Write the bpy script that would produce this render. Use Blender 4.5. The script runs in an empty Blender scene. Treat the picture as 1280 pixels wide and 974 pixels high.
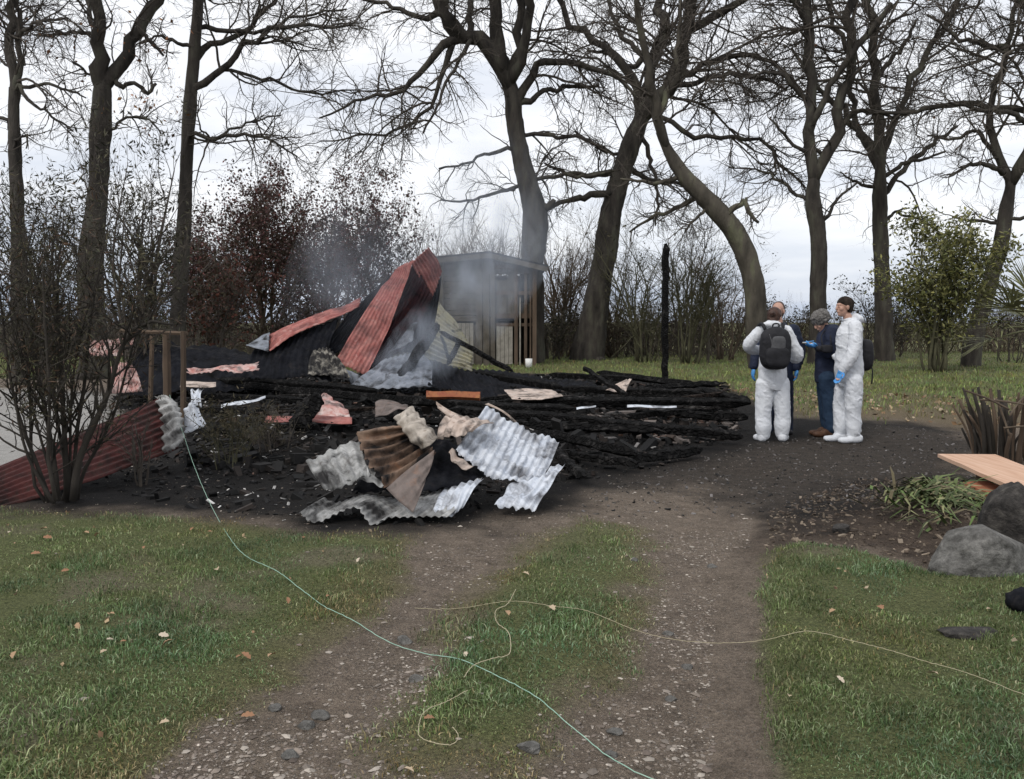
import bpy, bmesh, math, random
import numpy as np

random.seed(7)
SC = bpy.context.scene
COL = SC.collection

# ------------------------------------------------------------------ camera, sky, sun, exposure
PW, PH, FPX = 1280.0, 974.0, 1050.0
CAM_H, HORIZON = 1.5, 402.0
PITCH = math.atan((PH / 2 - HORIZON) / FPX)
cam_d = bpy.data.cameras.new('camera')
cam_d.sensor_fit = 'HORIZONTAL'
cam_d.sensor_width = 36.0
cam_d.lens = FPX / PW * 36.0
cam_d.clip_start = 0.05
cam_d.clip_end = 3000.0
cam = bpy.data.objects.new('camera', cam_d)
COL.objects.link(cam)
cam.location = (0, 0, CAM_H)
cam.rotation_euler = (math.pi / 2 - PITCH, 0, 0)
SC.camera = cam

SUN_EL, SUN_AZ = 48.0, 215.0          # degrees; azimuth clockwise from +Y (from behind, to the left)
world = bpy.data.worlds.new('World')
SC.world = world
world.use_nodes = True
wn = world.node_tree.nodes
wl = world.node_tree.links
bg = wn['Background']
bg.inputs['Strength'].default_value = 0.1
sky = wn.new('ShaderNodeTexSky')
sky.sky_type = 'NISHITA'
sky.sun_disc = False
sky.sun_elevation = math.radians(SUN_EL)
sky.sun_rotation = math.radians(SUN_AZ)
sky.air_density = 1.0
sky.dust_density = 2.0
tc = wn.new('ShaderNodeTexCoord')
mp = wn.new('ShaderNodeMapping')
mp.inputs['Scale'].default_value = (1.0, 1.0, 5.0)
wl.new(tc.outputs['Generated'], mp.inputs['Vector'])
nz = wn.new('ShaderNodeTexNoise')
nz.inputs['Scale'].default_value = 1.7
nz.inputs['Detail'].default_value = 6
nz.inputs['Roughness'].default_value = 0.55
wl.new(mp.outputs['Vector'], nz.inputs['Vector'])
rp = wn.new('ShaderNodeValToRGB')
rp.color_ramp.elements[0].position = 0.28
rp.color_ramp.elements[0].color = (5.6, 6.5, 8.2, 1)
rp.color_ramp.elements[1].position = 0.58
rp.color_ramp.elements[1].color = (11.4, 11.5, 11.8, 1)
sx = wn.new('ShaderNodeSeparateXYZ')
wl.new(tc.outputs['Generated'], sx.inputs['Vector'])
el = wn.new('ShaderNodeMapRange')          # cloud thickens with height above the horizon
el.inputs['From Min'].default_value = 0.0
el.inputs['From Max'].default_value = 0.26
el.inputs['To Min'].default_value = -0.17
el.inputs['To Max'].default_value = 0.08
wl.new(sx.outputs['Z'], el.inputs['Value'])
ad = wn.new('ShaderNodeMath')
ad.operation = 'ADD'
wl.new(nz.outputs['Fac'], ad.inputs[0])
wl.new(el.outputs['Result'], ad.inputs[1])
wl.new(ad.outputs[0], rp.inputs['Fac'])
mx = wn.new('ShaderNodeMix')
mx.data_type = 'RGBA'
mx.inputs['Factor'].default_value = 0.86       # closed cloud with the blue just showing through
wl.new(sky.outputs['Color'], mx.inputs['A'])
wl.new(rp.outputs['Color'], mx.inputs['B'])
wl.new(mx.outputs['Result'], bg.inputs['Color'])

sun_d = bpy.data.lights.new('sun', 'SUN')
sun_d.energy = 1.5
sun_d.angle = math.radians(18)
sun_d.color = (1.0, 0.96, 0.9)
sun = bpy.data.objects.new('sun', sun_d)
COL.objects.link(sun)
sun.location = (-20, -20, 40)
sun.rotation_euler = (math.radians(90 - SUN_EL), 0, math.radians(180 - SUN_AZ + 0))
_az, _el = math.radians(SUN_AZ), math.radians(SUN_EL)
from mathutils import Vector
_to_sun = Vector((math.sin(_az) * math.cos(_el), math.cos(_az) * math.cos(_el), math.sin(_el)))
sun.rotation_euler = _to_sun.to_track_quat('Z', 'Y').to_euler()

SC.view_settings.view_transform = 'Standard'
SC.view_settings.look = 'None'
SC.view_settings.exposure = 0.0
SC.view_settings.gamma = 1.0
SC.view_settings.use_curve_mapping = False
SC.render.engine = 'CYCLES'
SC.cycles.use_denoising = True
SC.cycles.max_bounces = 5
SC.cycles.diffuse_bounces = 3
SC.cycles.glossy_bounces = 2
SC.cycles.transparent_max_bounces = 6
SC.cycles.volume_bounces = 1
SC.cycles.volume_step_rate = 2.0
SC.cycles.volume_max_steps = 64

# ------------------------------------------------------------------ geometry helpers
CT, ST = math.cos(PITCH), math.sin(PITCH)


def W(px, py, Y):
    """world point at depth Y that the photograph shows at pixel (px, py)"""
    xc, yc = (px - PW / 2) / FPX, (PH / 2 - py) / FPX
    dy, dz = CT + yc * ST, -ST + yc * CT
    s = Y / dy
    return np.array((xc * s, Y, CAM_H + dz * s))


def G(px, py):
    """ground point (z = 0) at a pixel below the horizon"""
    xc, yc = (px - PW / 2) / FPX, (PH / 2 - py) / FPX
    dy, dz = CT + yc * ST, -ST + yc * CT
    s = -CAM_H / dz
    return np.array((xc * s, dy * s))


def _hash(ix, iy, iz, seed):
    h = (ix * 374761393 + iy * 668265263 + iz * 2147483647 + seed * 1274126177) & 0xFFFFFFFF
    h = ((h ^ (h >> 13)) * 1274126177) & 0xFFFFFFFF
    h = (h ^ (h >> 16)) & 0xFFFFFFFF
    return h.astype(np.float64) / 4294967295.0


def noise3(x, y, z, seed=0):
    x, y, z = np.broadcast_arrays(np.asarray(x, float), np.asarray(y, float), np.asarray(z, float))
    ix, iy, iz = np.floor(x).astype(np.int64), np.floor(y).astype(np.int64), np.floor(z).astype(np.int64)
    fx, fy, fz = x - ix, y - iy, z - iz
    fx, fy, fz = [f * f * (3 - 2 * f) for f in (fx, fy, fz)]
    r = 0
    for a in (0, 1):
        for b in (0, 1):
            for c in (0, 1):
                w = (fx if a else 1 - fx) * (fy if b else 1 - fy) * (fz if c else 1 - fz)
                r = r + w * _hash(ix + a, iy + b, iz + c, seed)
    return r * 2 - 1


def fbm(x, y, z=0.0, oct=3, seed=0):
    r, a, f = 0, 1.0, 1.0
    for o in range(oct):
        r = r + a * noise3(np.asarray(x) * f, np.asarray(y) * f, np.asarray(z) * f, seed + o)
        a *= 0.5
        f *= 2.03
    return r / 1.75


def sstep(a, b, x):
    t = np.clip((x - a) / (b - a), 0, 1)
    return t * t * (3 - 2 * t)


def poly_sd(x, y, poly):
    """signed distance to a polygon, negative inside"""
    x = np.asarray(x, float)
    y = np.asarray(y, float)
    d = np.full(x.shape, 1e9)
    inside = np.zeros(x.shape, bool)
    n = len(poly)
    for i in range(n):
        ax, ay = poly[i]
        bx, by = poly[(i + 1) % n]
        ex, ey = bx - ax, by - ay
        t = np.clip(((x - ax) * ex + (y - ay) * ey) / (ex * ex + ey * ey + 1e-12), 0, 1)
        d = np.minimum(d, (x - ax - t * ex) ** 2 + (y - ay - t * ey) ** 2)
        c = ((ay > y) != (by > y))
        with np.errstate(divide='ignore', invalid='ignore'):
            xi = ex * (y - ay) / (ey if ey != 0 else 1e-12) + ax
        inside ^= c & (x < xi)
    d = np.sqrt(d)
    return np.where(inside, -d, d)


def mk_mesh(name, V, quads=None, tris=None, cols=None, smooth=False):
    me = bpy.data.meshes.new(name)
    V = np.asarray(V, np.float32).reshape(-1, 3)
    me.vertices.add(len(V))
    me.vertices.foreach_set('co', V.ravel())
    q = np.asarray(quads if quads is not None else [], np.int32).reshape(-1, 4)
    t = np.asarray(tris if tris is not None else [], np.int32).reshape(-1, 3)
    nl = q.size + t.size
    me.loops.add(nl)
    me.loops.foreach_set('vertex_index', np.concatenate([q.ravel(), t.ravel()]).astype(np.int32))
    npoly = len(q) + len(t)
    me.polygons.add(npoly)
    st = np.concatenate([np.arange(len(q)) * 4, q.size + np.arange(len(t)) * 3]).astype(np.int32)
    me.polygons.foreach_set('loop_start', st)
    me.polygons.foreach_set('use_smooth', np.full(npoly, bool(smooth)))
    me.update(calc_edges=True)
    me.validate()
    if cols is not None:
        for cname, arr in (cols.items() if isinstance(cols, dict) else [('Col', cols)]):
            a = me.attributes.new(cname, 'FLOAT_COLOR', 'POINT')
            arr = np.asarray(arr, np.float32)
            if arr.shape[1] == 3:
                arr = np.concatenate([arr, np.ones((len(arr), 1), np.float32)], 1)
            a.data.foreach_set('color', arr.ravel())
    return me


class Acc:
    """collects vertices, quads and tris of one mesh"""
    def __init__(s):
        s.v, s.q, s.t, s.c, s.n = [], [], [], [], 0

    def add(s, V, q=None, t=None, col=None):
        V = np.asarray(V, float).reshape(-1, 3)
        if q is not None and len(q):
            s.q.append(np.asarray(q, np.int64).reshape(-1, 4) + s.n)
        if t is not None and len(t):
            s.t.append(np.asarray(t, np.int64).reshape(-1, 3) + s.n)
        s.v.append(V)
        if col is not None:
            col = np.asarray(col, float)
            s.c.append(np.broadcast_to(col, (len(V), 3)))
        s.n += len(V)
        return s

    def mesh(s, name, off=(0, 0, 0), smooth=False):
        V = np.concatenate(s.v) - np.asarray(off, float)
        q = np.concatenate(s.q) if s.q else None
        t = np.concatenate(s.t) if s.t else None
        c = np.concatenate(s.c) if s.c else None
        return mk_mesh(name, V, q, t, c, smooth)


def props(o, label=None, cat=None, group=None, kind=None):
    if label:
        o['label'] = label
    if cat:
        o['category'] = cat
    if group:
        o['group'] = group
    if kind or cat:
        o['kind'] = kind or 'thing'
    return o


def root(name, loc, label, cat, group=None):
    o = bpy.data.objects.new(name, None)
    o.empty_display_size = 0.1
    COL.objects.link(o)
    o.location = tuple(float(v) for v in loc)
    return props(o, label, cat, group)


def link(name, me, mats, parent=None, loc=None):
    o = bpy.data.objects.new(name, me)
    COL.objects.link(o)
    for m in (mats if isinstance(mats, (list, tuple)) else [mats]):
        me.materials.append(m)
    if parent is not None:
        o.parent = parent
    if loc is not None:
        o.location = tuple(float(v) for v in loc)
    return o


def obj(name, acc, m, parent=None, loc=None, smooth=False):
    """acc holds world coordinates; the object sits at loc (or under its parent's location)"""
    off = np.zeros(3)
    if parent is not None:
        p = parent
        while p is not None:
            off = off + np.array(p.location)
            p = p.parent
    elif loc is not None:
        off = np.array(loc, float)
    return link(name, acc.mesh(name, off, smooth), m, parent, None if parent is not None else loc)


def catmull(P, k):
    """resample a polyline (n, d) smoothly to k points by arc length"""
    P = np.asarray(P, float)
    if len(P) == 2:
        t = np.linspace(0, 1, k)[:, None]
        return P[0] * (1 - t) + P[1] * t
    Q = np.vstack([2 * P[0] - P[1], P, 2 * P[-1] - P[-2]])
    out = []
    m = 12
    for i in range(1, len(Q) - 2):
        p0, p1, p2, p3 = Q[i - 1], Q[i], Q[i + 1], Q[i + 2]
        for t in np.linspace(0, 1, m, endpoint=False):
            out.append(0.5 * ((2 * p1) + (-p0 + p2) * t + (2 * p0 - 5 * p1 + 4 * p2 - p3) * t * t + (-p0 + 3 * p1 - 3 * p2 + p3) * t ** 3))
    out.append(Q[-2])
    out = np.array(out)
    L = np.concatenate([[0], np.cumsum(np.linalg.norm(np.diff(out[:, :3], axis=0), axis=1))])
    s = np.linspace(0, L[-1], k)
    return np.stack([np.interp(s, L, out[:, j]) for j in range(out.shape[1])], 1)


def nrm(a):
    return a / (np.linalg.norm(a, axis=-1, keepdims=True) + 1e-12)


def tubes(P, R, s, cap=False, rough=0.0, seed=0, flat=None):
    """batch of tubes: P (B,k,3), R (B,k) -> verts, quads, tris"""
    P = np.asarray(P, float)
    R = np.asarray(R, float)
    B, k, _ = P.shape
    T = nrm(np.gradient(P, axis=1))
    D = nrm(P[:, -1] - P[:, 0])
    ax = np.argmin(np.abs(D), axis=1)
    ref = np.zeros((B, 3))
    ref[np.arange(B), ax] = 1
    N = nrm(np.cross(T, ref[:, None, :]))
    Bn = np.cross(T, N)
    a = np.arange(s) * 2 * math.pi / s
    rr = R[:, :, None] * np.ones(s)
    if rough:
        rng = np.random.default_rng(seed)
        rr = rr * (1 + rough * rng.normal(0, 1, rr.shape))
    V = P[:, :, None, :] + rr[..., None] * (np.cos(a)[None, None, :, None] * N[:, :, None, :] + np.sin(a)[None, None, :, None] * Bn[:, :, None, :])
    idx = np.arange(B * k * s).reshape(B, k, s)
    A = idx[:, :-1, :]
    Bq = idx[:, 1:, :]
    q = np.stack([A, np.roll(A, -1, 2), np.roll(Bq, -1, 2), Bq], -1).reshape(-1, 4)
    V = V.reshape(-1, 3)
    t = None
    if cap:
        c0, c1 = P[:, 0], P[:, -1]
        n0 = len(V)
        V = np.concatenate([V, c0, c1])
        ts = []
        for b in range(B):
            for j in range(s):
                ts.append((n0 + b, idx[b, 0, (j + 1) % s], idx[b, 0, j]))
                ts.append((n0 + B + b, idx[b, -1, j], idx[b, -1, (j + 1) % s]))
        t = np.array(ts)
    return V, q, t


def tube1(acc, pts, rad, s=8, k=None, cap=True, col=None, rough=0.0, seed=0):
    pts = np.asarray(pts, float)
    rad = np.broadcast_to(np.asarray(rad, float), (len(pts),))
    A = np.concatenate([pts, rad[:, None]], 1)
    if k:
        A = catmull(A, k)
    V, q, t = tubes(A[None, :, :3], A[None, :, 3], s, cap, rough, seed)
    return acc.add(V, q, t, col)


def box(acc, c, d, rot=None, col=None):
    """box centred at c with full sizes d, rot a 3x3"""
    v = np.array([(x, y, z) for x in (-.5, .5) for y in (-.5, .5) for z in (-.5, .5)]) * np.asarray(d, float)
    if rot is not None:
        v = v @ np.asarray(rot).T
    q = [(0, 1, 3, 2), (4, 6, 7, 5), (0, 4, 5, 1), (2, 3, 7, 6), (0, 2, 6, 4), (1, 5, 7, 3)]
    return acc.add(v + np.asarray(c, float), q, None, col)


def rotz(a):
    c, s = math.cos(a), math.sin(a)
    return np.array([[c, -s, 0], [s, c, 0], [0, 0, 1]])


def rotx(a):
    c, s = math.cos(a), math.sin(a)
    return np.array([[1, 0, 0], [0, c, -s], [0, s, c]])


def roty(a):
    c, s = math.cos(a), math.sin(a)
    return np.array([[c, 0, s], [0, 1, 0], [-s, 0, c]])


def ellipsoid(acc, c, r, nu=16, nv=10, power=1.0, rot=None, col=None):
    u = np.linspace(0, 2 * math.pi, nu, endpoint=False)
    v = np.linspace(-math.pi / 2, math.pi / 2, nv)
    sp = lambda a: np.sign(a) * np.abs(a) ** power
    U, Vv = np.meshgrid(u, v[1:-1])
    X = np.stack([sp(np.cos(Vv)) * sp(np.cos(U)), sp(np.cos(Vv)) * sp(np.sin(U)), sp(np.sin(Vv))], -1).reshape(-1, 3)
    X = np.vstack([X, [0, 0, -1], [0, 0, 1]]) * np.asarray(r, float)
    if rot is not None:
        X = X @ np.asarray(rot).T
    m = nv - 2
    idx = np.arange(m * nu).reshape(m, nu)
    q = np.stack([idx[:-1], np.roll(idx[:-1], -1, 1), np.roll(idx[1:], -1, 1), idx[1:]], -1).reshape(-1, 4)
    t = [(m * nu, idx[0, (j + 1) % nu], idx[0, j]) for j in range(nu)] + [(m * nu + 1, idx[-1, j], idx[-1, (j + 1) % nu]) for j in range(nu)]
    return acc.add(X + np.asarray(c, float), q, t, col)


# ------------------------------------------------------------------ materials
def mat(name, stops, scale=6.0, detail=6.0, rough=0.8, bump=0.0, bscale=None, metallic=0.0, stretch=None, attr=None, attr_mix=1.0, spec=0.3, bdist=0.01, distort=0.0):
    """noise-ramped principled material; attr: a colour attribute multiplied with the ramp"""
    m = bpy.data.materials.new(name)
    m.use_nodes = True
    n, l = m.node_tree.nodes, m.node_tree.links
    b = n['Principled BSDF']
    b.inputs['Roughness'].default_value = rough
    b.inputs['Metallic'].default_value = metallic
    b.inputs['Specular IOR Level'].default_value = spec
    tcn = n.new('ShaderNodeTexCoord')
    src = tcn.outputs['Object']
    if stretch:
        mpn = n.new('ShaderNodeMapping')
        mpn.inputs['Scale'].default_value = stretch
        l.new(src, mpn.inputs['Vector'])
        src = mpn.outputs['Vector']
    no = n.new('ShaderNodeTexNoise')
    no.inputs['Scale'].default_value = scale
    no.inputs['Detail'].default_value = detail
    no.inputs['Roughness'].default_value = 0.6
    no.inputs['Distortion'].default_value = distort
    l.new(src, no.inputs['Vector'])
    r = n.new('ShaderNodeValToRGB')
    cr = r.color_ramp
    while len(cr.elements) < len(stops):
        cr.elements.new(0.5)
    for e, (p, c) in zip(cr.elements, stops):
        e.position = p
        e.color = (*c, 1)
    l.new(no.outputs['Fac'], r.inputs['Fac'])
    out = r.outputs['Color']
    if attr:
        at = n.new('ShaderNodeAttribute')
        at.attribute_name = attr
        mxn = n.new('ShaderNodeMix')
        mxn.data_type = 'RGBA'
        mxn.blend_type = 'MULTIPLY'
        mxn.inputs['Factor'].default_value = attr_mix
        l.new(out, mxn.inputs['A'])
        l.new(at.outputs['Color'], mxn.inputs['B'])
        out = mxn.outputs['Result']
    l.new(out, b.inputs['Base Color'])
    if bump:
        nb = n.new('ShaderNodeTexNoise')
        nb.inputs['Scale'].default_value = bscale or scale * 4
        nb.inputs['Detail'].default_value = 8
        nb.inputs['Roughness'].default_value = 0.65
        l.new(src, nb.inputs['Vector'])
        bp = n.new('ShaderNodeBump')
        bp.inputs['Strength'].default_value = bump
        bp.inputs['Distance'].default_value = bdist
        l.new(nb.outputs['Fac'], bp.inputs['Height'])
        l.new(bp.outputs['Normal'], b.inputs['Normal'])
    return m


M = {}
M['bark'] = mat('bark', [(.32, (0.0234, 0.0208, 0.0182)), (.52, (0.0585, 0.0507, 0.0429)), (.7, (0.0975, 0.0962, 0.0715))], 3.2, 8, .95, 1.0, 14, stretch=(1, 1, .25), bdist=.05)
M['bark_light'] = mat('bark_light', [(.32, (0.0416, 0.0364, 0.0299)), (.55, (0.0975, 0.0858, 0.0676)), (.72, (0.1365, 0.1404, 0.0858))], 2.0, 8, .95, 1.0, 12, stretch=(1, 1, .3), bdist=.05)
M['twig_dark'] = mat('twig_dark', [(.3, (0.0208, 0.0182, 0.0156)), (.7, (0.0546, 0.0468, 0.039))], 3, 4, .95)
M['twig'] = mat('twig', [(.3, (0.0455, 0.039, 0.0338)), (.7, (0.0975, 0.0832, 0.0676))], 3, 4, .95)
M['twig_brown'] = mat('twig_brown', [(.3, (.06, .046, .034)), (.7, (.13, .10, .072))], 3, 4, .95)
M['twig_green'] = mat('twig_green', [(.3, (.045, .043, .026)), (.7, (.10, .095, .055))], 3, 4, .95)
M['leaf'] = mat('leaf', [(.25, (.75, .75, .75)), (.75, (1.2, 1.2, 1.2))], 4, 3, .6, attr='Col')


def char_mat(name, lo, mid, hi):
    """burnt wood: cracked into blocks, dull black with paler noise for ash and painted edge highlights"""
    m = mat(name, [(.35, lo), (.55, mid), (.72, hi)], 9, 8, .9, 0, spec=.12)
    n, l = m.node_tree.nodes, m.node_tree.links
    b = n['Principled BSDF']
    tcn = [x for x in n if x.type == 'TEX_COORD'][0]
    mpn = n.new('ShaderNodeMapping')
    mpn.inputs['Scale'].default_value = (.55, 1, 1)
    l.new(tcn.outputs['Object'], mpn.inputs['Vector'])
    vo = n.new('ShaderNodeTexVoronoi')
    vo.feature = 'DISTANCE_TO_EDGE'
    vo.inputs['Scale'].default_value = 20
    l.new(mpn.outputs['Vector'], vo.inputs['Vector'])
    mr = n.new('ShaderNodeMapRange')
    mr.inputs['From Max'].default_value = .18
    l.new(vo.outputs['Distance'], mr.inputs['Value'])
    bp = n.new('ShaderNodeBump')
    bp.inputs['Strength'].default_value = 1
    bp.inputs['Distance'].default_value = .03
    l.new(mr.outputs['Result'], bp.inputs['Height'])
    l.new(bp.outputs['Normal'], b.inputs['Normal'])
    return m


M['char'] = char_mat('char', (.004, .004, .004), (.011, .0105, .0105), (.055, .052, .050))  # palest stop also puts the grey-lit look of beam edges into the colour
M['char_brown'] = char_mat('char_brown', (.010, .008, .007), (.035, .025, .020), (.09, .07, .058))
M['char_ash'] = char_mat('char_ash', (.010, .009, .009), (.035, .032, .030), (.12, .115, .11))
M['wood_grey'] = mat('wood_grey', [(.3, (.05, .043, .034)), (.7, (.135, .118, .094))], 3, 8, .9, .6, 20, stretch=(1, 1, 1), bdist=.01)
M['wood_brown'] = mat('wood_brown', [(.3, (.06, .042, .03)), (.7, (.14, .10, .07))], 4, 8, .9, .6, 20, stretch=(1, 1, .2), bdist=.01)
M['door_pale'] = mat('door_pale', [(.3, (.17, .155, .13)), (.7, (.33, .31, .27))], 5, 8, .9, .4, 20, bdist=.01)


def metal_mat(name, base, base2, soot, rust, scale=2.0, soot_lo=.52, soot_hi=.68, rough=.55, spec=.25):
    """sheet metal: paint or zinc with rust stains and soot"""
    m = bpy.data.materials.new(name)
    m.use_nodes = True
    n, l = m.node_tree.nodes, m.node_tree.links
    b = n['Principled BSDF']
    b.inputs['Specular IOR Level'].default_value = spec
    tcn = n.new('ShaderNodeTexCoord')

    def layer(sc, lo, hi, det=7, dist=.6, seed=0.0):
        mpn = n.new('ShaderNodeMapping')
        mpn.inputs['Location'].default_value = (seed, seed * .7, seed * 1.3)
        l.new(tcn.outputs['Object'], mpn.inputs['Vector'])
        no = n.new('ShaderNodeTexNoise')
        no.inputs['Scale'].default_value = sc
        no.inputs['Detail'].default_value = det
        no.inputs['Roughness'].default_value = .62
        no.inputs['Distortion'].default_value = dist
        l.new(mpn.outputs['Vector'], no.inputs['Vector'])
        mr = n.new('ShaderNodeMapRange')
        mr.inputs['From Min'].default_value = lo
        mr.inputs['From Max'].default_value = hi
        l.new(no.outputs['Fac'], mr.inputs['Value'])
        return mr.outputs['Result']

    def mixc(f, a, bb):
        x = n.new('ShaderNodeMix')
        x.data_type = 'RGBA'
        l.new(f, x.inputs['Factor'])
        for s, v in (('A', a), ('B', bb)):
            if isinstance(v, tuple):
                x.inputs[s].default_value = (*v, 1)
            else:
                l.new(v, x.inputs[s])
        return x.outputs['Result']
    c = mixc(layer(scale * 1.6, .35, .65, seed=1.0), base, base2)
    c = mixc(layer(scale * 2.5, .55, .72, seed=5.0), c, rust)
    c = mixc(layer(scale, soot_lo, soot_hi, seed=9.0), c, soot)
    l.new(c, b.inputs['Base Color'])
    rr = n.new('ShaderNodeMapRange')
    rr.inputs['To Min'].default_value = rough - .12
    rr.inputs['To Max'].default_value = rough + .25
    l.new(layer(scale * 6, .3, .7, seed=3.0), rr.inputs['Value'])
    l.new(rr.outputs['Result'], b.inputs['Roughness'])
    bp = n.new('ShaderNodeBump')
    bp.inputs['Strength'].default_value = .35
    bp.inputs['Distance'].default_value = .01
    l.new(layer(scale * 9, .2, .8, seed=2.0), bp.inputs['Height'])
    l.new(bp.outputs['Normal'], b.inputs['Normal'])
    return m


SOOT = (.012, .011, .011)
M['red_sheet'] = metal_mat('red_sheet', (.27, .080, .070), (.42, .175, .15), (.10, .042, .04), (.46, .27, .24), 3.4, .44, .72)
M['red_dark'] = metal_mat('red_dark', (.064, .016, .015), (.10, .030, .026), (.015, .011, .010), (.045, .028, .022), 4.0, .45, .64)
M['zinc_sooty'] = metal_mat('zinc_sooty', (.14, .13, .11), (.30, .28, .24), (.012, .011, .011), (.10, .08, .06), 6.0, .38, .52)
M['red_pink'] = metal_mat('red_pink', (.42, .17, .145), (.56, .45, .42), (.03, .022, .02), (.28, .11, .09), 5.0, .47, .66)
M['zinc_white'] = metal_mat('zinc_white', (.50, .54, .61), (.66, .69, .74), (.11, .11, .12), (.30, .32, .36), 5.5, .45, .68)
M['zinc_grey'] = metal_mat('zinc_grey', (.22, .22, .215), (.52, .52, .51), (.018, .017, .017), (.14, .125, .11), 3.6, .42, .66)
M['zinc_tan'] = metal_mat('zinc_tan', (.33, .285, .24), (.50, .45, .39), (.04, .033, .028), (.24, .17, .12), 6.0, .46, .68)
M['zinc_burnt'] = metal_mat('zinc_burnt', (.11, .062, .04), (.28, .19, .135), (.008, .007, .007), (.24, .115, .06), 3.2, .40, .58)
M['zinc_brown'] = metal_mat('zinc_brown', (.12, .095, .085), (.19, .155, .14), (.03, .026, .024), (.22, .14, .105), 5.0, .48, .74)
M['sheet_black'] = metal_mat('sheet_black', (.006, .0065, .009), (.016, .017, .021), (.004, .004, .004), (.028, .026, .027), 3.5, .5, .7, .75, .06)
M['sheet_plum'] = metal_mat('sheet_plum', (.022, .013, .016), (.045, .020, .022), (.006, .006, .006), (.07, .022, .02), 3.0, .5, .7, .75, .08)
M['sheet_steel'] = metal_mat('sheet_steel', (.13, .145, .17), (.26, .28, .32), SOOT, (.07, .07, .07), 3.5, .48, .64)
M['sheet_yellow'] = metal_mat('sheet_yellow', (.36, .33, .21), (.30, .29, .24), SOOT, (.15, .12, .07), 5.0, .52, .70)
M['sheet_cream'] = metal_mat('sheet_cream', (.42, .33, .275), (.58, .49, .43), (.03, .025, .022), (.26, .165, .12), 6.0, .48, .68)
M['rust_orange'] = metal_mat('rust_orange', (.24, .07, .035), (.30, .12, .045), SOOT, (.15, .04, .025), 7.0, .54, .70)
M['tyvek'] = mat('tyvek', [(.3, (.60, .62, .66)), (.7, (.70, .72, .75))], 4, 5, .6, .6, 14, bdist=.02)
M['skin'] = mat('skin', [(.3, (.40, .23, .17)), (.7, (.50, .31, .24))], 8, 3, .5)
M['hair_dark'] = mat('hair_dark', [(.3, (.010, .008, .007)), (.7, (.045, .034, .028))], 20, 5, .85, .6, 60, stretch=(1, 1, .3), spec=.1)
M['hair_brown'] = mat('hair_brown', [(.3, (.03, .016, .012)), (.7, (.085, .045, .032))], 20, 5, .5, .6, 60, stretch=(1, 1, .3))
M['fur_grey'] = mat('fur_grey', [(.3, (.07, .065, .06)), (.55, (.2, .19, .18)), (.75, (.34, .33, .32))], 40, 6, .95, 1.0, 50, bdist=.03)
M['navy'] = mat('navy', [(.3, (.010, .014, .03)), (.7, (.022, .030, .06))], 6, 5, .8, .4, 14, bdist=.02)
M['jeans'] = mat('jeans', [(.3, (.012, .026, .055)), (.7, (.028, .055, .10))], 7, 5, .85, .4, 14, bdist=.02)
M['black_cloth'] = mat('black_cloth', [(.3, (.008, .008, .010)), (.7, (.02, .02, .024))], 8, 5, .7, .3, 20)
M['grey_cloth'] = mat('grey_cloth', [(.3, (.045, .046, .05)), (.7, (.10, .10, .105))], 8, 5, .6, .3, 20)
M['glove'] = mat('glove', [(.3, (.06, .25, .60)), (.7, (.11, .36, .74))], 10, 3, .4)
M['boot'] = mat('boot', [(.3, (.05, .022, .012)), (.7, (.11, .055, .03))], 10, 4, .6)
M['white_plain'] = mat('white_plain', [(.3, (.68, .68, .66)), (.7, (.78, .78, .76))], 10, 4, .6)
M['plank'] = mat('plank', [(.3, (.46, .27, .18)), (.5, (.56, .36, .25)), (.7, (.64, .44, .33))], 3, 8, .75, .25, 30, stretch=(7, .5, 1), bdist=.004)
M['timber'] = mat('timber', [(.25, (.24, .085, .045)), (.75, (.42, .17, .09))], 4, 8, .8, .4, 30, stretch=(.4, 4, 4), bdist=.005)
M['stone_grey'] = mat('stone_grey', [(.3, (.06, .057, .052)), (.5, (.15, .145, .135)), (.7, (.28, .27, .25))], 16, 12, .95, 1.0, 38, bdist=.03)
M['stone_dark'] = mat('stone_dark', [(.32, (.022, .021, .02)), (.52, (.055, .05, .046)), (.7, (.13, .12, .105))], 14, 12, .9, 1.0, 38, bdist=.03)
M['pebble'] = mat('pebble', [(.3, (.8, .8, .8)), (.7, (1.15, 1.15, 1.15))], 30, 4, .85, attr='Col')
M['twine_green'] = mat('twine_green', [(.3, (.25, .42, .33)), (.7, (.36, .52, .42))], 40, 2, .7)
M['twine_tan'] = mat('twine_tan', [(.3, (.36, .31, .20)), (.7, (.48, .43, .30))], 40, 2, .8)
M['dead_leaf'] = mat('dead_leaf', [(.3, (.8, .8, .8)), (.7, (1.1, 1.1, 1.1))], 30, 4, .8, attr='Col')
M['yellow_paint'] = mat('yellow_paint', [(.3, (.20, .155, .05)), (.7, (.30, .235, .07))], 10, 3, .7)
M['straw'] = mat('straw', [(.3, (.8, .8, .8)), (.7, (1.15, 1.15, 1.15))], 6, 3, .75, attr='Col')


# ------------------------------------------------------------------ the ground
def PG(pts):
    return [tuple(G(*p)) for p in pts]


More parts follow.
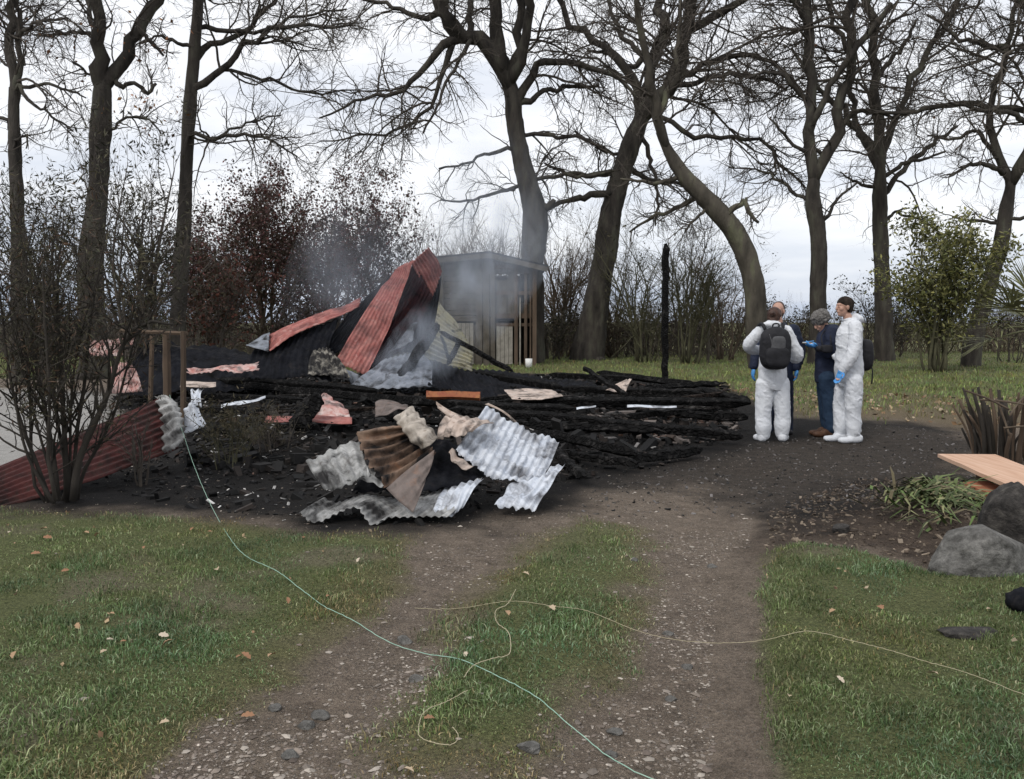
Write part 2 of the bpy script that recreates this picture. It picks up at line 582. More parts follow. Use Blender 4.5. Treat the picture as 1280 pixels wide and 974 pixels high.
LAWN_L = [(-14, 7.4), (-9, 6.9)] + PG([(0, 634), (150, 641), (300, 649), (385, 664), (470, 664), (530, 668), (500, 705), (440, 775), (370, 840), (300, 895), (200, 950), (110, 1000)]) + [(-1.5, 1.2), (-2.2, -3), (-14, -3)]
STRIP = PG([(730, 650), (795, 658), (808, 700), (792, 760), (766, 820), (722, 890), (690, 940), (610, 962), (520, 948), (452, 918), (480, 878), (542, 810), (594, 745), (644, 700), (686, 664)])
LAWN_R = PG([(950, 694), (1000, 682), (1080, 692), (1170, 722), (1280, 715)]) + [(9, 5.2), (14, 5.2), (14, -3), (1.0, -3)] + PG([(985, 1100), (972, 930), (952, 800)])
ASH = [(-12, 8.5), (-9, 7.0)] + PG([(0, 634), (250, 645), (400, 664), (540, 664), (650, 640), (760, 617), (870, 606), (950, 640), (1000, 660), (1080, 645), (1210, 600), (1225, 548), (1130, 527), (1000, 521), (930, 500), (900, 480), (640, 466), (230, 466), (120, 505)]) + [(-12, 11)]
PALE = [(-16, 7.4)] + PG([(0, 605), (100, 580), (150, 530), (140, 492), (0, 486)]) + [(-20, 16)]
ROAD = PG([(760, 600), (870, 575), (940, 556), (1100, 530), (1240, 545), (1230, 600), (1080, 640), (950, 640), (870, 640), (700, 650)])
SOILR = PG([(960, 640), (1060, 600), (1250, 600), (1300, 690), (1180, 715), (1080, 690), (1000, 682), (955, 695)])
LITTER = PG([(880, 478), (960, 486), (1280, 500)]) + [(16, 13.5), (16, 11.2)] + PG([(1280, 535), (1180, 532), (1100, 524), (980, 518), (930, 500)])
RUT_L = PG([(640, 655), (560, 735), (470, 850), (340, 960)])
RUT_R = PG([(930, 590), (885, 640), (868, 720), (845, 800), (815, 960)])


def line_d(x, y, pts):
    d = np.full(np.shape(x), 1e9)
    for (ax, ay), (bx, by) in zip(pts[:-1], pts[1:]):
        ex, ey = bx - ax, by - ay
        t = np.clip(((x - ax) * ex + (y - ay) * ey) / (ex * ex + ey * ey), 0, 1)
        d = np.minimum(d, np.hypot(x - ax - t * ex, y - ay - t * ey))
    return d


def masks(x, y):
    """grass, ash, pale, litter, soil, dry (0..1)"""
    x = np.asarray(x, float)
    y = np.asarray(y, float)
    n1 = fbm(x * 2.2, y * 2.2, 0, 3, 11)
    n2 = fbm(x * 7, y * 7, 0, 2, 21)
    w = 0.20 * n1 + 0.10 * n2
    ll = sstep(.10, -.10, poly_sd(x, y, LAWN_L) + w)
    st = sstep(.10, -.20, poly_sd(x, y, STRIP) - .05 + w * 1.0) * (1 - .5 * sstep(5.4, 6.6, y))
    lr = sstep(.05, -.08, poly_sd(x, y, LAWN_R) + w * .35)
    ash = sstep(.45, -.35, poly_sd(x, y, ASH) + w * 1.6)
    pale = sstep(.4, -.4, poly_sd(x, y, PALE) + w)
    litt = sstep(.8, -.8, poly_sd(x, y, LITTER) + w * 3)
    soil = sstep(.25, -.25, poly_sd(x, y, SOILR) + w)
    far = sstep(12.5, 15.5, y + 1.2 * n1)
    left_far = sstep(-4.5, -6.5, x)
    far = far * (1 - left_far * (y < 22))
    grass = np.clip(np.maximum.reduce([ll, st, lr, far * (1 - .55 * litt)]), 0, 1)
    bare = sstep(.10, .55, fbm(x * 1.7, y * 1.7, 0, 4, 31)) * .5
    grass = grass * (1 - bare * (far < .5) * (1 - .7 * st))
    ash = ash * (1 - pale) * (1 - .24 * sstep(.3, -.5, poly_sd(x, y, ROAD)))
    grass = grass * (1 - ash * (y > 5.5)) * (1 - pale)
    sdl = poly_sd(x, y, LAWN_L)
    dry = np.clip(sstep(-.45, .1, sdl) * (sdl < .3) * .8 + sstep(-.25, .05, poly_sd(x, y, STRIP)) * (poly_sd(x, y, STRIP) < .3) * .8 + .4 * sstep(.05, .6, fbm(x * .9, y * .9, 0, 2, 41)) + litt * .8, 0, 1)
    dry = np.where(y > 14, np.clip(.25 + .5 * n1, 0, 1), dry)
    return grass, ash, pale, litt, soil, dry


MOUND_R = G(1165, 655)


def hgt(x, y):
    x = np.asarray(x, float)
    y = np.asarray(y, float)
    h = 0.016 * fbm(x * 1.1, y * 1.1, 0, 3, 51) + .006 * fbm(x * 6, y * 6, 0, 2, 52)
    near = sstep(11, 8.5, y)
    rl = line_d(x, y, RUT_L)
    rr = line_d(x, y, RUT_R)
    h = h - near * (.045 * np.exp(-(rl / .30) ** 2) + .05 * np.exp(-(rr / .38) ** 2))
    h = h + .03 * sstep(.05, -.25, poly_sd(x, y, STRIP)) + .05 * sstep(.02, -.14, poly_sd(x, y, LAWN_R)) + .02 * sstep(.05, -.3, poly_sd(x, y, LAWN_L))
    h = h + .13 * np.exp(-(((x - MOUND_R[0]) / .62) ** 2 + ((y - MOUND_R[1]) / .75) ** 2)) * (1 + .3 * n_safe(x, y))
    # heap of burnt rubble under the wreck
    h = h + (.20 + .12 * fbm(x * 1.3, y * 1.3, 0, 3, 61)) * sstep(.2, -1.6, poly_sd(x, y, RUBBLE))
    return h


def n_safe(x, y):
    return fbm(x * 4, y * 4, 0, 2, 71)


RUBBLE = PG([(140, 500), (230, 590), (400, 610), (560, 600), (680, 590), (780, 580), (900, 545), (930, 520), (880, 492), (640, 474), (230, 474)])


def axis_steps(lo, hi, fine_lo, fine_hi, fine, grow=1.13, cap=12):
    a = list(np.arange(fine_lo, fine_hi + 1e-6, fine))
    s, v = fine, fine_hi
    while v < hi:
        s = min(s * grow, cap)
        v += s
        a.append(v)
    s, v = fine, fine_lo
    b = []
    while v > lo:
        s = min(s * grow, cap)
        v -= s
        b.append(v)
    return np.array(b[::-1] + a)


gx = axis_steps(-400, 400, -5.5, 6.5, .045)
gy = axis_steps(-30, 900, 2.2, 9.5, .045, 1.045, 30)
GX, GY = np.meshgrid(gx, gy)
fx, fy = GX.ravel(), GY.ravel()
gz = hgt(fx, fy)
gr, as_, pa, li, so, dr = masks(fx, fy)
ny, nx = GX.shape
gi = np.arange(nx * ny).reshape(ny, nx)
gq = np.stack([gi[:-1, :-1], gi[:-1, 1:], gi[1:, 1:], gi[1:, :-1]], -1).reshape(-1, 4)
g_me = mk_mesh('ground', np.stack([fx, fy, gz], 1), gq, None,
               {'mask_a': np.stack([gr, as_, pa], 1), 'mask_b': np.stack([li, so, dr], 1)}, True)


def ground_material():
    m = bpy.data.materials.new('ground_soil')
    m.use_nodes = True
    n, l = m.node_tree.nodes, m.node_tree.links
    b = n['Principled BSDF']
    b.inputs['Roughness'].default_value = .95
    b.inputs['Specular IOR Level'].default_value = .2
    tcn = n.new('ShaderNodeTexCoord')

    def noise(sc, det=6, rg=.6):
        no = n.new('ShaderNodeTexNoise')
        no.inputs['Scale'].default_value = sc
        no.inputs['Detail'].default_value = det
        no.inputs['Roughness'].default_value = rg
        l.new(tcn.outputs['Object'], no.inputs['Vector'])
        return no.outputs['Fac']

    def ramp(f, stops):
        r = n.new('ShaderNodeValToRGB')
        while len(r.color_ramp.elements) < len(stops):
            r.color_ramp.elements.new(.5)
        for e, (p, c) in zip(r.color_ramp.elements, stops):
            e.position = p
            e.color = (*c, 1)
        l.new(f, r.inputs['Fac'])
        return r.outputs['Color']

    def mixc(f, a, bb):
        x = n.new('ShaderNodeMix')
        x.data_type = 'RGBA'
        l.new(f, x.inputs['Factor'])
        l.new(a, x.inputs['A'])
        l.new(bb, x.inputs['B'])
        return x.outputs['Result']

    def sepc(nm):
        a = n.new('ShaderNodeAttribute')
        a.attribute_name = nm
        s = n.new('ShaderNodeSeparateColor')
        l.new(a.outputs['Color'], s.inputs['Color'])
        return s.outputs

    A, Bm = sepc('mask_a'), sepc('mask_b')
    n_mid, n_fine, n_lo = noise(9, 8, .65), noise(55, 6, .7), noise(2.2, 5)
    soil = mixc(n_lo, ramp(n_mid, [(.34, (0.0915, 0.07076, 0.05368)), (.66, (0.2745, 0.2196, 0.1708))]), ramp(n_fine, [(.36, (0.0915, 0.0732, 0.05734)), (.64, (0.3172, 0.2623, 0.2098))]))
    # gravel bedded in the soil
    vo = n.new('ShaderNodeTexVoronoi')
    vo.inputs['Scale'].default_value = 60
    vo.inputs['Randomness'].default_value = 1
    l.new(tcn.outputs['Object'], vo.inputs['Vector'])
    grav_c = ramp(vo.outputs['Color'], [(.1, (0.1464, 0.1281, 0.1098)), (.9, (0.4148, 0.3843, 0.3416))])
    gm = n.new('ShaderNodeMapRange')
    gm.inputs['From Min'].default_value = .26
    gm.inputs['From Max'].default_value = .14
    l.new(vo.outputs['Distance'], gm.inputs['Value'])
    gm2 = n.new('ShaderNodeMath')
    gm2.operation = 'MULTIPLY'
    sel = n.new('ShaderNodeMapRange')
    sel.inputs['From Min'].default_value = .38
    sel.inputs['From Max'].default_value = .50
    l.new(noise(5, 5), sel.inputs['Value'])
    l.new(gm.outputs['Result'], gm2.inputs[0])
    l.new(sel.outputs['Result'], gm2.inputs[1])
    c = mixc(gm2.outputs[0], soil, grav_c)
    c = mixc(Bm[1], c, ramp(n_mid, [(.3, (.045, .034, .027)), (.7, (.12, .09, .068))]))
    lit = ramp(n_fine, [(.35, (.10, .08, .055)), (.6, (.21, .165, .105)), (.8, (.33, .27, .19))])
    c = mixc(Bm[0], c, lit)
    gcol = mixc(Bm[2], ramp(n_fine, [(.34, (0.061, 0.07076, 0.02684)), (.66, (0.183, 0.2013, 0.0854))]), ramp(n_fine, [(.34, (0.0793, 0.07076, 0.03416)), (.66, (0.2318, 0.2013, 0.1037))]))
    c = mixc(A[0], c, gcol)
    pcol = ramp(n_mid, [(.3, (.36, .35, .33)), (.7, (.50, .49, .47))])
    c = mixc(A[2], c, pcol)
    acol = mixc(n_lo, ramp(n_fine, [(.38, (.005, .005, .005)), (.58, (.016, .0145, .014)), (.74, (.075, .07, .066))]), ramp(n_mid, [(.35, (.006, .0055, .0055)), (.6, (.022, .019, .0175)), (.75, (.05, .043, .039))]))
    c = mixc(A[1], c, acol)
    # crumbly grain over everything
    n_grit = noise(190, 3, .7)
    gr_ = ramp(n_grit, [(.36, (.45, .45, .45)), (.5, (1, 1, 1)), (.66, (1.7, 1.65, 1.6))])
    xm = n.new('ShaderNodeMix')
    xm.data_type = 'RGBA'
    xm.blend_type = 'MULTIPLY'
    xm.inputs['Factor'].default_value = .8
    l.new(c, xm.inputs['A'])
    l.new(gr_, xm.inputs['B'])
    c = xm.outputs['Result']
    l.new(c, b.inputs['Base Color'])
    bp = n.new('ShaderNodeBump')
    bp.inputs['Strength'].default_value = 1.0
    bp.inputs['Distance'].default_value = .04
    ad = n.new('ShaderNodeMath')
    ad.operation = 'ADD'
    l.new(n_fine, ad.inputs[0])
    l.new(gm2.outputs[0], ad.inputs[1])
    l.new(ad.outputs[0], bp.inputs['Height'])
    l.new(bp.outputs['Normal'], b.inputs['Normal'])
    return m


ground = link('ground', g_me, ground_material())
props(ground, 'garden ground with twin wheel tracks, lawn and ash', 'ground', None, 'structure')

def hz(x, y):
    return float(hgt(np.array([x]), np.array([y]))[0])

def GZ(px, py, up=0.0):
    x, y = G(px, py)
    return np.array((x, y, hz(x, y) + up))


# @@STRUCTURE
# ------------------------------------------------------------------ trees
def grow(rng, P, R, n, lf, lmax, ang, trop, wig, k, rf=.62, tmin=.15, lmin=.15, tip=.3, slender=.016):
    B, kp, _ = P.shape
    L = np.linalg.norm(np.diff(P, axis=1), axis=2).sum(1)
    idx = rng.choice(B, n, p=L / L.sum())
    t = tmin + (1 - tmin) * rng.uniform(0, 1, n) ** .85
    f = np.clip(t * (kp - 1), 0, kp - 1.001)
    i = f.astype(int)
    fr = (f - i)[:, None]
    p0, p1 = P[idx, i], P[idx, i + 1]
    pos = p0 * (1 - fr) + p1 * fr
    T = nrm(p1 - p0)
    rad = R[idx, i] * (1 - fr[:, 0]) + R[idx, i + 1] * fr[:, 0]
    rv = rng.normal(0, 1, (n, 3))
    perp = nrm(rv - (rv * T).sum(1, keepdims=True) * T)
    a = rng.normal(ang, .28, n)[:, None]
    d = np.cos(a) * T + np.sin(a) * perp
    ln = np.clip(L[idx] * rng.uniform(lf * .55, lf * 1.45, n) * (1 - .45 * t), lmin, lmax)
    step = (ln / (k - 1))[:, None]
    tr = (trop + rng.normal(0, .07, n))[:, None] * np.array([0, 0, 1.0])
    Q = np.zeros((n, k, 3))
    Q[:, 0] = pos
    for j in range(1, k):
        d = nrm(d + wig * rng.normal(0, 1, (n, 3)) + tr)
        Q[:, j] = Q[:, j - 1] + d * step
    Q[:, :, 2] = np.maximum(Q[:, :, 2], .05)
    r0 = np.minimum(rad * rf, .012 + ln * slender)
    RR = r0[:, None] * np.linspace(1, tip, k)[None, :]
    return Q, RR


def leaf_cards(rng, P, n, size, elong=2.0, cols=((.1, .03, .025),), spread=.06, droop=0.0, jit=.25, sizevar=.5):
    """small folded leaves along branches P (B,k,3): 4 verts, 2 tris each"""
    B, k, _ = P.shape
    idx = rng.integers(0, B, n)
    f = rng.uniform(.2, 1, n) * (k - 1.001)
    i = f.astype(int)
    fr = (f - i)[:, None]
    pos = P[idx, i] * (1 - fr) + P[idx, i + 1] * fr + rng.normal(0, spread, (n, 3))
    d = nrm(rng.normal(0, 1, (n, 3)) + np.array([0, 0, -droop]))
    s = nrm(np.cross(d, rng.normal(0, 1, (n, 3))))
    up = np.cross(d, s)
    sz = size * rng.uniform(1 - sizevar, 1 + sizevar, n)[:, None]
    V = np.stack([pos, pos + d * sz * .5 + s * sz * .5 / elong + up * sz * .08, pos + d * sz, pos + d * sz * .5 - s * sz * .5 / elong + up * sz * .08], 1)
    ix = np.arange(n * 4).reshape(n, 4)
    t = np.concatenate([ix[:, [0, 1, 2]], ix[:, [0, 2, 3]]])
    c = np.asarray(cols)[rng.integers(0, len(cols), n)] * (1 + jit * rng.normal(0, 1, (n, 1)))
    return V.reshape(-1, 3), t, np.repeat(np.clip(c, .004, 1), 4, 0)


def px_line(pts, Y, kk):
    """[(px,py,radius px[,depth shift])] -> (k,4) array of world xyz and radius"""
    out = []
    for p in pts:
        dyp = p[3] if len(p) > 3 else 0.0
        w = W(p[0], p[1], Y + dyp)
        out.append((*w, p[2] * .82 * Y / FPX))
    return catmull(np.array(out), kk)


def ground_tree(name, label, Y, trunk, limbs, seed, n=(50, 320, 1600, 2600), group=None, bark='bark', reach=1.0, lf=(.5, .5, .5), leaves=None, droop=0.0, cat='tree', girth=1.0):
    rng = np.random.default_rng(seed)
    tr = px_line(trunk, Y, 110)
    tr[:, 3] *= girth
    tr[-20:, 3] *= np.linspace(1, .62, 20)
    bx, by = tr[0, 0], tr[0, 1]
    bz = hz(bx, by)
    tr[:, 2] += 0
    r = root(name, (bx, by, bz), label, cat, group)
    # trunk runs into the ground with a flare
    base = tr[0].copy()
    base[2] = bz - .15
    base[3] *= 1.35
    tr = np.vstack([base, tr])
    tr[1, 3] *= 1.12
    A = Acc()
    V, q, t = tubes(tr[None, :, :3], tr[None, :, 3], 26, True)
    rad = fbm(V[:, 0] * 2.5, V[:, 1] * 2.5, V[:, 2] * 1.2, 3, seed)
    cen = np.repeat(tr[:, :3], 26, 0)
    nv = len(cen)
    V[:nv] = cen + (V[:nv] - cen) * (1 + .20 * rad[:nv, None] + .10 * fbm(V[:nv, 0] * 10, V[:nv, 1] * 10, V[:nv, 2] * 3, 3, seed + 1)[:, None])
    A.add(V, q, t)
    obj('trunk', A, M[bark], r, smooth=True)
    LP, LR = [], []
    wood = [tr[:, :3]]
    for lb in limbs:
        k = 16
        a = px_line(lb, Y, k)
        # find the wood it grows from and start a little way back inside it
        bd = [np.hypot(w_[:, 0] - a[0, 0], w_[:, 2] - a[0, 2]) for w_ in wood]
        bi = int(np.argmin([d_.min() for d_ in bd]))
        ni = int(np.argmin(bd[bi]))
        near = wood[bi][ni]
        start = wood[bi][max(0, ni - (7 if bi == 0 else 1))]
        a[:, 1] += near[1] - a[0, 1]
        a = catmull(np.vstack([[*start, a[0, 3] * .6], [*(near * .6 + a[0, :3] * .4), a[0, 3]], a[1:]]), k)
        ln = np.linalg.norm(np.diff(a[:, :3], axis=0), axis=1).sum()
        env = np.sin(np.linspace(0, math.pi, k)) ** .5
        env[:3] *= .2
        a[:, :3] += (rng.normal(0, .012 * ln, (k, 3)) * env[:, None] + np.outer(np.linspace(0, 1, k), [0, rng.normal(0, .22) * ln, 0]))
        LP.append(a[:, :3])
        LR.append(a[:, 3])
        wood.append(a[:, :3].copy())
        B = Acc()
        V, q, t = tubes(a[None, :, :3], a[None, :, 3], 8, True, .07, seed)
        B.add(V, q, t)
        obj('limb', B, M[bark], r, smooth=True)
    LP, LR = np.array(LP), np.array(LR)
    C = Acc()
    n = [int(v * s_) for v, s_ in zip(n, (1.15, 1.25, 1.05, .85))]
    P1, R1 = grow(rng, LP, LR, n[0], .55 * reach, 5.5 * reach, .95, .03 - droop, .17, 11, tmin=.12, lmin=1.3 * reach, slender=.0095)
    C.add(*tubes(P1, R1, 5)[:2])
    P2, R2 = grow(rng, np.concatenate([P1[:, :10], LP[:, ::-1][:, :10][:, ::-1]]), np.concatenate([R1[:, :10], LR[:, -10:]]), n[1], lf[0], 3.0 * reach, .85, .02 - droop, .2, 8, lmin=.8 * reach, slender=.009)
    C.add(*tubes(P2, R2, 4)[:2])
    P3, R3 = grow(rng, P2, R2, n[2], lf[1] * 1.1, 1.7 * reach, .8, .02 - droop * .7, .22, 6, lmin=.45 * reach, tip=.5, slender=.006, rf=.8)
    C.add(*tubes(P3, R3, 3)[:2])
    P4, R4 = grow(rng, P3, R3, n[3], lf[2] * 1.3, 1.0 * reach, .75, .02, .22, 4, lmin=.35 * reach, tip=.6, slender=.004, rf=.85)
    C.add(*tubes(P4, R4, 3)[:2])
    cr = obj('crown', C, M['twig'], r)
    cr['kind'] = 'stuff'
    if leaves:
        Lf = Acc()
        V, t, c = leaf_cards(rng, P3, leaves[0], leaves[1], 1.7, leaves[2], .08)
        Lf.add(V, None, t, c)
        lo = obj('foliage', Lf, M['leaf'], r)
        lo['kind'] = 'stuff'
    return r


BROWN_LEAF = ((.22, .09, .035), (.16, .07, .03), (.26, .13, .05))

ground_tree('oak_tree', 'bare tree at the left edge, its trunk forking high behind the shrub', 20.0,
            [(26, 478, 14), (23, 400, 13), (23, 330, 12), (21, 250, 11), (18, 170, 11), (17, 110, 11)],
            [[(16, 112, 9), (10, 70, 7), (3, 30, 6), (-4, -20, 5.5), (-14, -120, 3)],
             [(24, 108, 5), (26, 60, 4), (25, 0, 3.5), (22, -90, 2)],
             [(30, 112, 3), (60, 108, 2.3), (95, 118, 1.8), (118, 128, 1)],
             [(30, 120, 3), (60, 140, 2), (100, 168, 1.2)],
             [(25, 52, 3), (60, 38, 2.2), (110, 40, 1.6)],
             [(14, 150, 3), (-20, 140, 2.5), (-70, 120, 1.5)],
             [(28, 180, 2), (42, 172, 1.6), (45, 190, 1)]], 101, n=(45, 260, 1100, 1500), reach=.75, girth=.85)

ground_tree('oak_tree', 'thick dark trunk forking into two stems, rust leaves clinging, left of frame', 22.0,
            [(118, 462, 25), (116, 400, 22), (113, 330, 22), (120, 260, 17.5), (125, 190, 17), (127, 130, 19), (127, 86, 18)],
            [[(124, 92, 12), (131, 50, 9.5), (134, 0, 8.5), (137, -110, 5)],
             [(140, 100, 11), (158, 55, 9), (176, 22, 9), (196, -20, 8), (225, -110, 5)],
             [(120, 48, 4.5), (110, 20, 3.8), (98, -10, 3), (85, -50, 2)],
             [(120, 44, 3), (85, 38, 2.6), (60, 42, 2.2), (36, 40, 1.5)],
             [(148, 108, 4), (170, 104, 3), (184, 117, 3.2), (195, 104, 2)],
             [(141, 168, 2.4), (155, 150, 2), (185, 149, 1.7), (207, 170, 1)],
             [(175, 40, 3.5), (192, 55, 3), (205, 70, 1.5)],
             [(112, 95, 2), (100, 82, 1.5), (96, 80, 1)]], 102, n=(45, 260, 1200, 1700), reach=.75, girth=.84,
            leaves=(420, .10, BROWN_LEAF))

ground_tree('oak_tree', 'slim upright trunk with long limbs sweeping right, left of the dark red tree', 24.0,
            [(220, 456, 15), (224, 380, 13), (230, 280, 12), (234, 190, 11), (239, 110, 10.5), (245, 40, 10), (249, -20, 9), (252, -120, 6)],
            [[(246, 110, 6), (268, 92, 5), (300, 62, 4.6), (325, 45, 4), (370, 34, 3), (440, 32, 1.5)],
             [(249, 64, 5), (275, 48, 4.2), (305, 30, 4), (330, -5, 3), (360, -60, 2)],
             [(247, 170, 3.2), (270, 180, 3), (312, 174, 2.4), (352, 186, 1.8), (385, 206, 1)],
             [(278, 88, 2.6), (335, 94, 2.2), (372, 104, 1.8), (440, 96, 1)],
             [(262, 178, 2), (282, 165, 1.8), (300, 155, 1.6), (345, 138, 1)],
             [(252, 30, 4), (300, 38, 3), (360, 20, 2.2), (430, 5, 1.2)],
             [(238, 60, 3), (205, 50, 2), (180, 60, 1)],
             [(246, -10, 5), (215, -60, 4), (190, -120, 2)]], 103, n=(55, 330, 1500, 2200), reach=.8, girth=.85)

ground_tree('oak_tree', 'big bare oak behind the smoke, trunk swelling below a burr, wide spreading crown', 31.0,
            [(663, 462, 23), (665, 400, 18), (666, 330, 17), (668, 270, 19), (660, 232, 15), (650, 190, 13), (643, 150, 13), (640, 118, 15), (630, 90, 15)],
            [[(630, 92, 13), (612, 62, 12), (590, 54, 11), (570, 52, 10), (556, 25, 8), (550, -25, 7), (538, -120, 4)],
             [(626, 85, 12), (620, 45, 9.5), (621, 0, 8), (618, -120, 5)],
             [(642, 98, 9), (650, 60, 7), (649, 20, 6), (646, -30, 5), (650, -120, 3)],
             [(648, 100, 8), (656, 60, 7), (662, 15, 5.5), (664, -100, 3)],
             [(654, 125, 7), (664, 92, 6), (678, 78, 5.5), (705, 79, 5), (735, 84, 4.5), (770, 100, 3.5), (795, 128, 2)],
             [(656, 132, 5), (680, 114, 3.8), (712, 106, 3.2), (750, 104, 2)],
             [(572, 56, 7), (552, 70, 6), (530, 98, 4.5), (505, 118, 3.5), (460, 130, 2.4), (405, 154, 1.2)],
             [(566, 58, 5), (556, 100, 3.5), (542, 130, 3), (520, 150, 2.4), (470, 168, 1.8), (400, 176, 1)],
             [(556, 28, 5.5), (530, 34, 4), (490, 18, 3), (440, 2, 2)],
             [(572, 52, 6), (548, 20, 5), (525, -10, 4), (490, -60, 2.5)],
             [(590, 56, 5), (588, 20, 4.5), (586, -20, 4), (582, -100, 2)],
             [(588, 62, 3.4), (578, 90, 2.6), (566, 112, 2.3), (556, 150, 2), (540, 190, 1.4)],
             [(634, 188, 3.2), (612, 190, 2.6), (585, 202, 2), (548, 210, 1.2)],
             [(642, 232, 3), (612, 238, 2.5), (580, 244, 2), (545, 240, 1.2)],
             [(650, 166, 3.2), (690, 170, 3), (730, 172, 2.6), (760, 192, 1.6)],
             [(662, 224, 3.2), (700, 220, 3), (740, 218, 2.6), (775, 212, 1.6)],
             [(676, 262, 7), (686, 258, 6), (693, 250, 3)]], 104, n=(90, 620, 2800, 4200), droop=.05)

ground_tree('oak_tree', 'thick oak leaning right behind the burnt beams, trunk splitting high up', 33.0,
            [(733, 458, 27), (738, 420, 22), (746, 375, 19), (757, 310, 17), (766, 255, 16), (780, 205, 15), (795, 165, 16), (808, 135, 16)],
            [[(812, 138, 13), (832, 108, 12), (848, 75, 10.5), (860, 40, 9), (863, 0, 8), (870, -120, 5)],
             [(855, 48, 6.5), (882, 32, 6), (912, 12, 5.5), (960, -20, 4), (1010, -70, 2)],
             [(800, 150, 10), (812, 100, 9), (822, 55, 8.5), (834, 15, 8), (840, -110, 4)],
             [(800, 140, 8), (792, 105, 7), (770, 70, 6), (740, 45, 5.5), (712, 18, 5), (695, -20, 4), (670, -90, 2)],
             [(815, 62, 5), (798, 42, 4), (780, 15, 3.6), (768, -40, 2.5)],
             [(812, 60, 5), (790, 75, 4), (765, 62, 3), (735, 60, 2)],
             [(768, 218, 5), (730, 220, 4), (695, 213, 2.5), (680, 205, 1.5)],
             [(764, 242, 6), (725, 250, 4.6), (698, 256, 3.4), (680, 270, 2)],
             [(848, 108, 5), (868, 88, 4.4), (900, 80, 4), (940, 80, 3.2), (965, 94, 2.6), (990, 122, 1.6)],
             [(850, 114, 4.6), (880, 100, 4), (912, 95, 3.6), (950, 95, 2.8), (985, 112, 1.5)],
             [(826, 150, 4), (860, 168, 3.6), (900, 174, 3.2), (942, 180, 3), (970, 206, 2.4), (1002, 238, 1.2)],
             [(785, 205, 5), (820, 222, 4), (850, 220, 3), (890, 232, 1.6)],
             [(798, 165, 4), (775, 190, 3), (750, 180, 2.4), (720, 160, 1.5)],
             [(805, 170, 4), (815, 205, 3), (825, 240, 2.4), (822, 280, 1.4)]], 105, n=(90, 620, 2800, 4200), droop=.04)

ground_tree('oak_tree', 'curved bare trunk bowing left behind the investigators, broken stub on its bend', 27.0,
            [(948, 478, 16), (946, 420, 15.5), (944, 370, 15.5), (936, 328, 15.5), (920, 292, 15), (900, 266, 14.5), (876, 243, 13), (852, 216, 11), (836, 190, 10), (824, 164, 9)],
            [[(825, 168, 8), (815, 130, 7), (806, 95, 6), (795, 55, 5), (782, -20, 3)],
             [(912, 264, 5), (924, 258, 4.4), (931, 252, 3.8), (933, 268, 3.4), (945, 280, 1.8)],
             [(930, 256, 3), (931, 248, 2)],
             [(852, 218, 4.5), (835, 226, 3.5), (810, 228, 2.8), (775, 224, 1.5)],
             [(873, 243, 4.5), (850, 258, 3.5), (825, 266, 2.8), (795, 284, 1.5)],
             [(842, 198, 4), (862, 222, 2.4), (868, 228, 1.4)],
             [(820, 150, 5), (840, 110, 4), (846, 60, 3), (850, -10, 2)],
             [(888, 258, 3), (872, 270, 2.2), (856, 290, 1.4)]], 106, n=(45, 280, 1200, 1700), bark='bark_light', reach=.8)

ground_tree('oak_tree', 'straight bare tree forking into twin stems, directly behind the bowed head', 30.0,
            [(1022, 465, 16), (1023, 400, 12.5), (1023, 330, 11.5), (1022, 285, 11.5), (1016, 250, 12), (1018, 214, 12)],
            [[(1014, 220, 9), (1014, 160, 8.5), (1011, 80, 8), (1006, 0, 7.5), (1002, -120, 5)],
             [(1026, 216, 8.5), (1040, 170, 8), (1050, 120, 7.5), (1057, 60, 7), (1061, 0, 6.5), (1064, -120, 4)],
             [(1020, 150, 5), (1030, 110, 4.4), (1050, 82, 5), (1072, 50, 4.4), (1095, 20, 3)],
             [(1048, 158, 4.2), (1065, 142, 3.6), (1085, 142, 3), (1115, 152, 1.8)],
             [(1033, 275, 3), (1042, 252, 2.2), (1064, 232, 1.4)],
             [(1012, 130, 4), (985, 100, 3.4), (965, 90, 2.6), (930, 100, 1.5)],
             [(1010, 190, 3.4), (990, 182, 2.6), (975, 165, 2.2), (960, 150, 1.2)],
             [(1008, 30, 5), (980, -10, 4), (950, -70, 2)],
             [(1020, 185, 3), (1030, 195, 3), (1026, 205, 2)],
             [(1008, 250, 3), (985, 218, 2.2), (965, 205, 1.6), (930, 195, 1)]], 107, n=(70, 420, 1900, 2800), reach=.9, droop=.03)

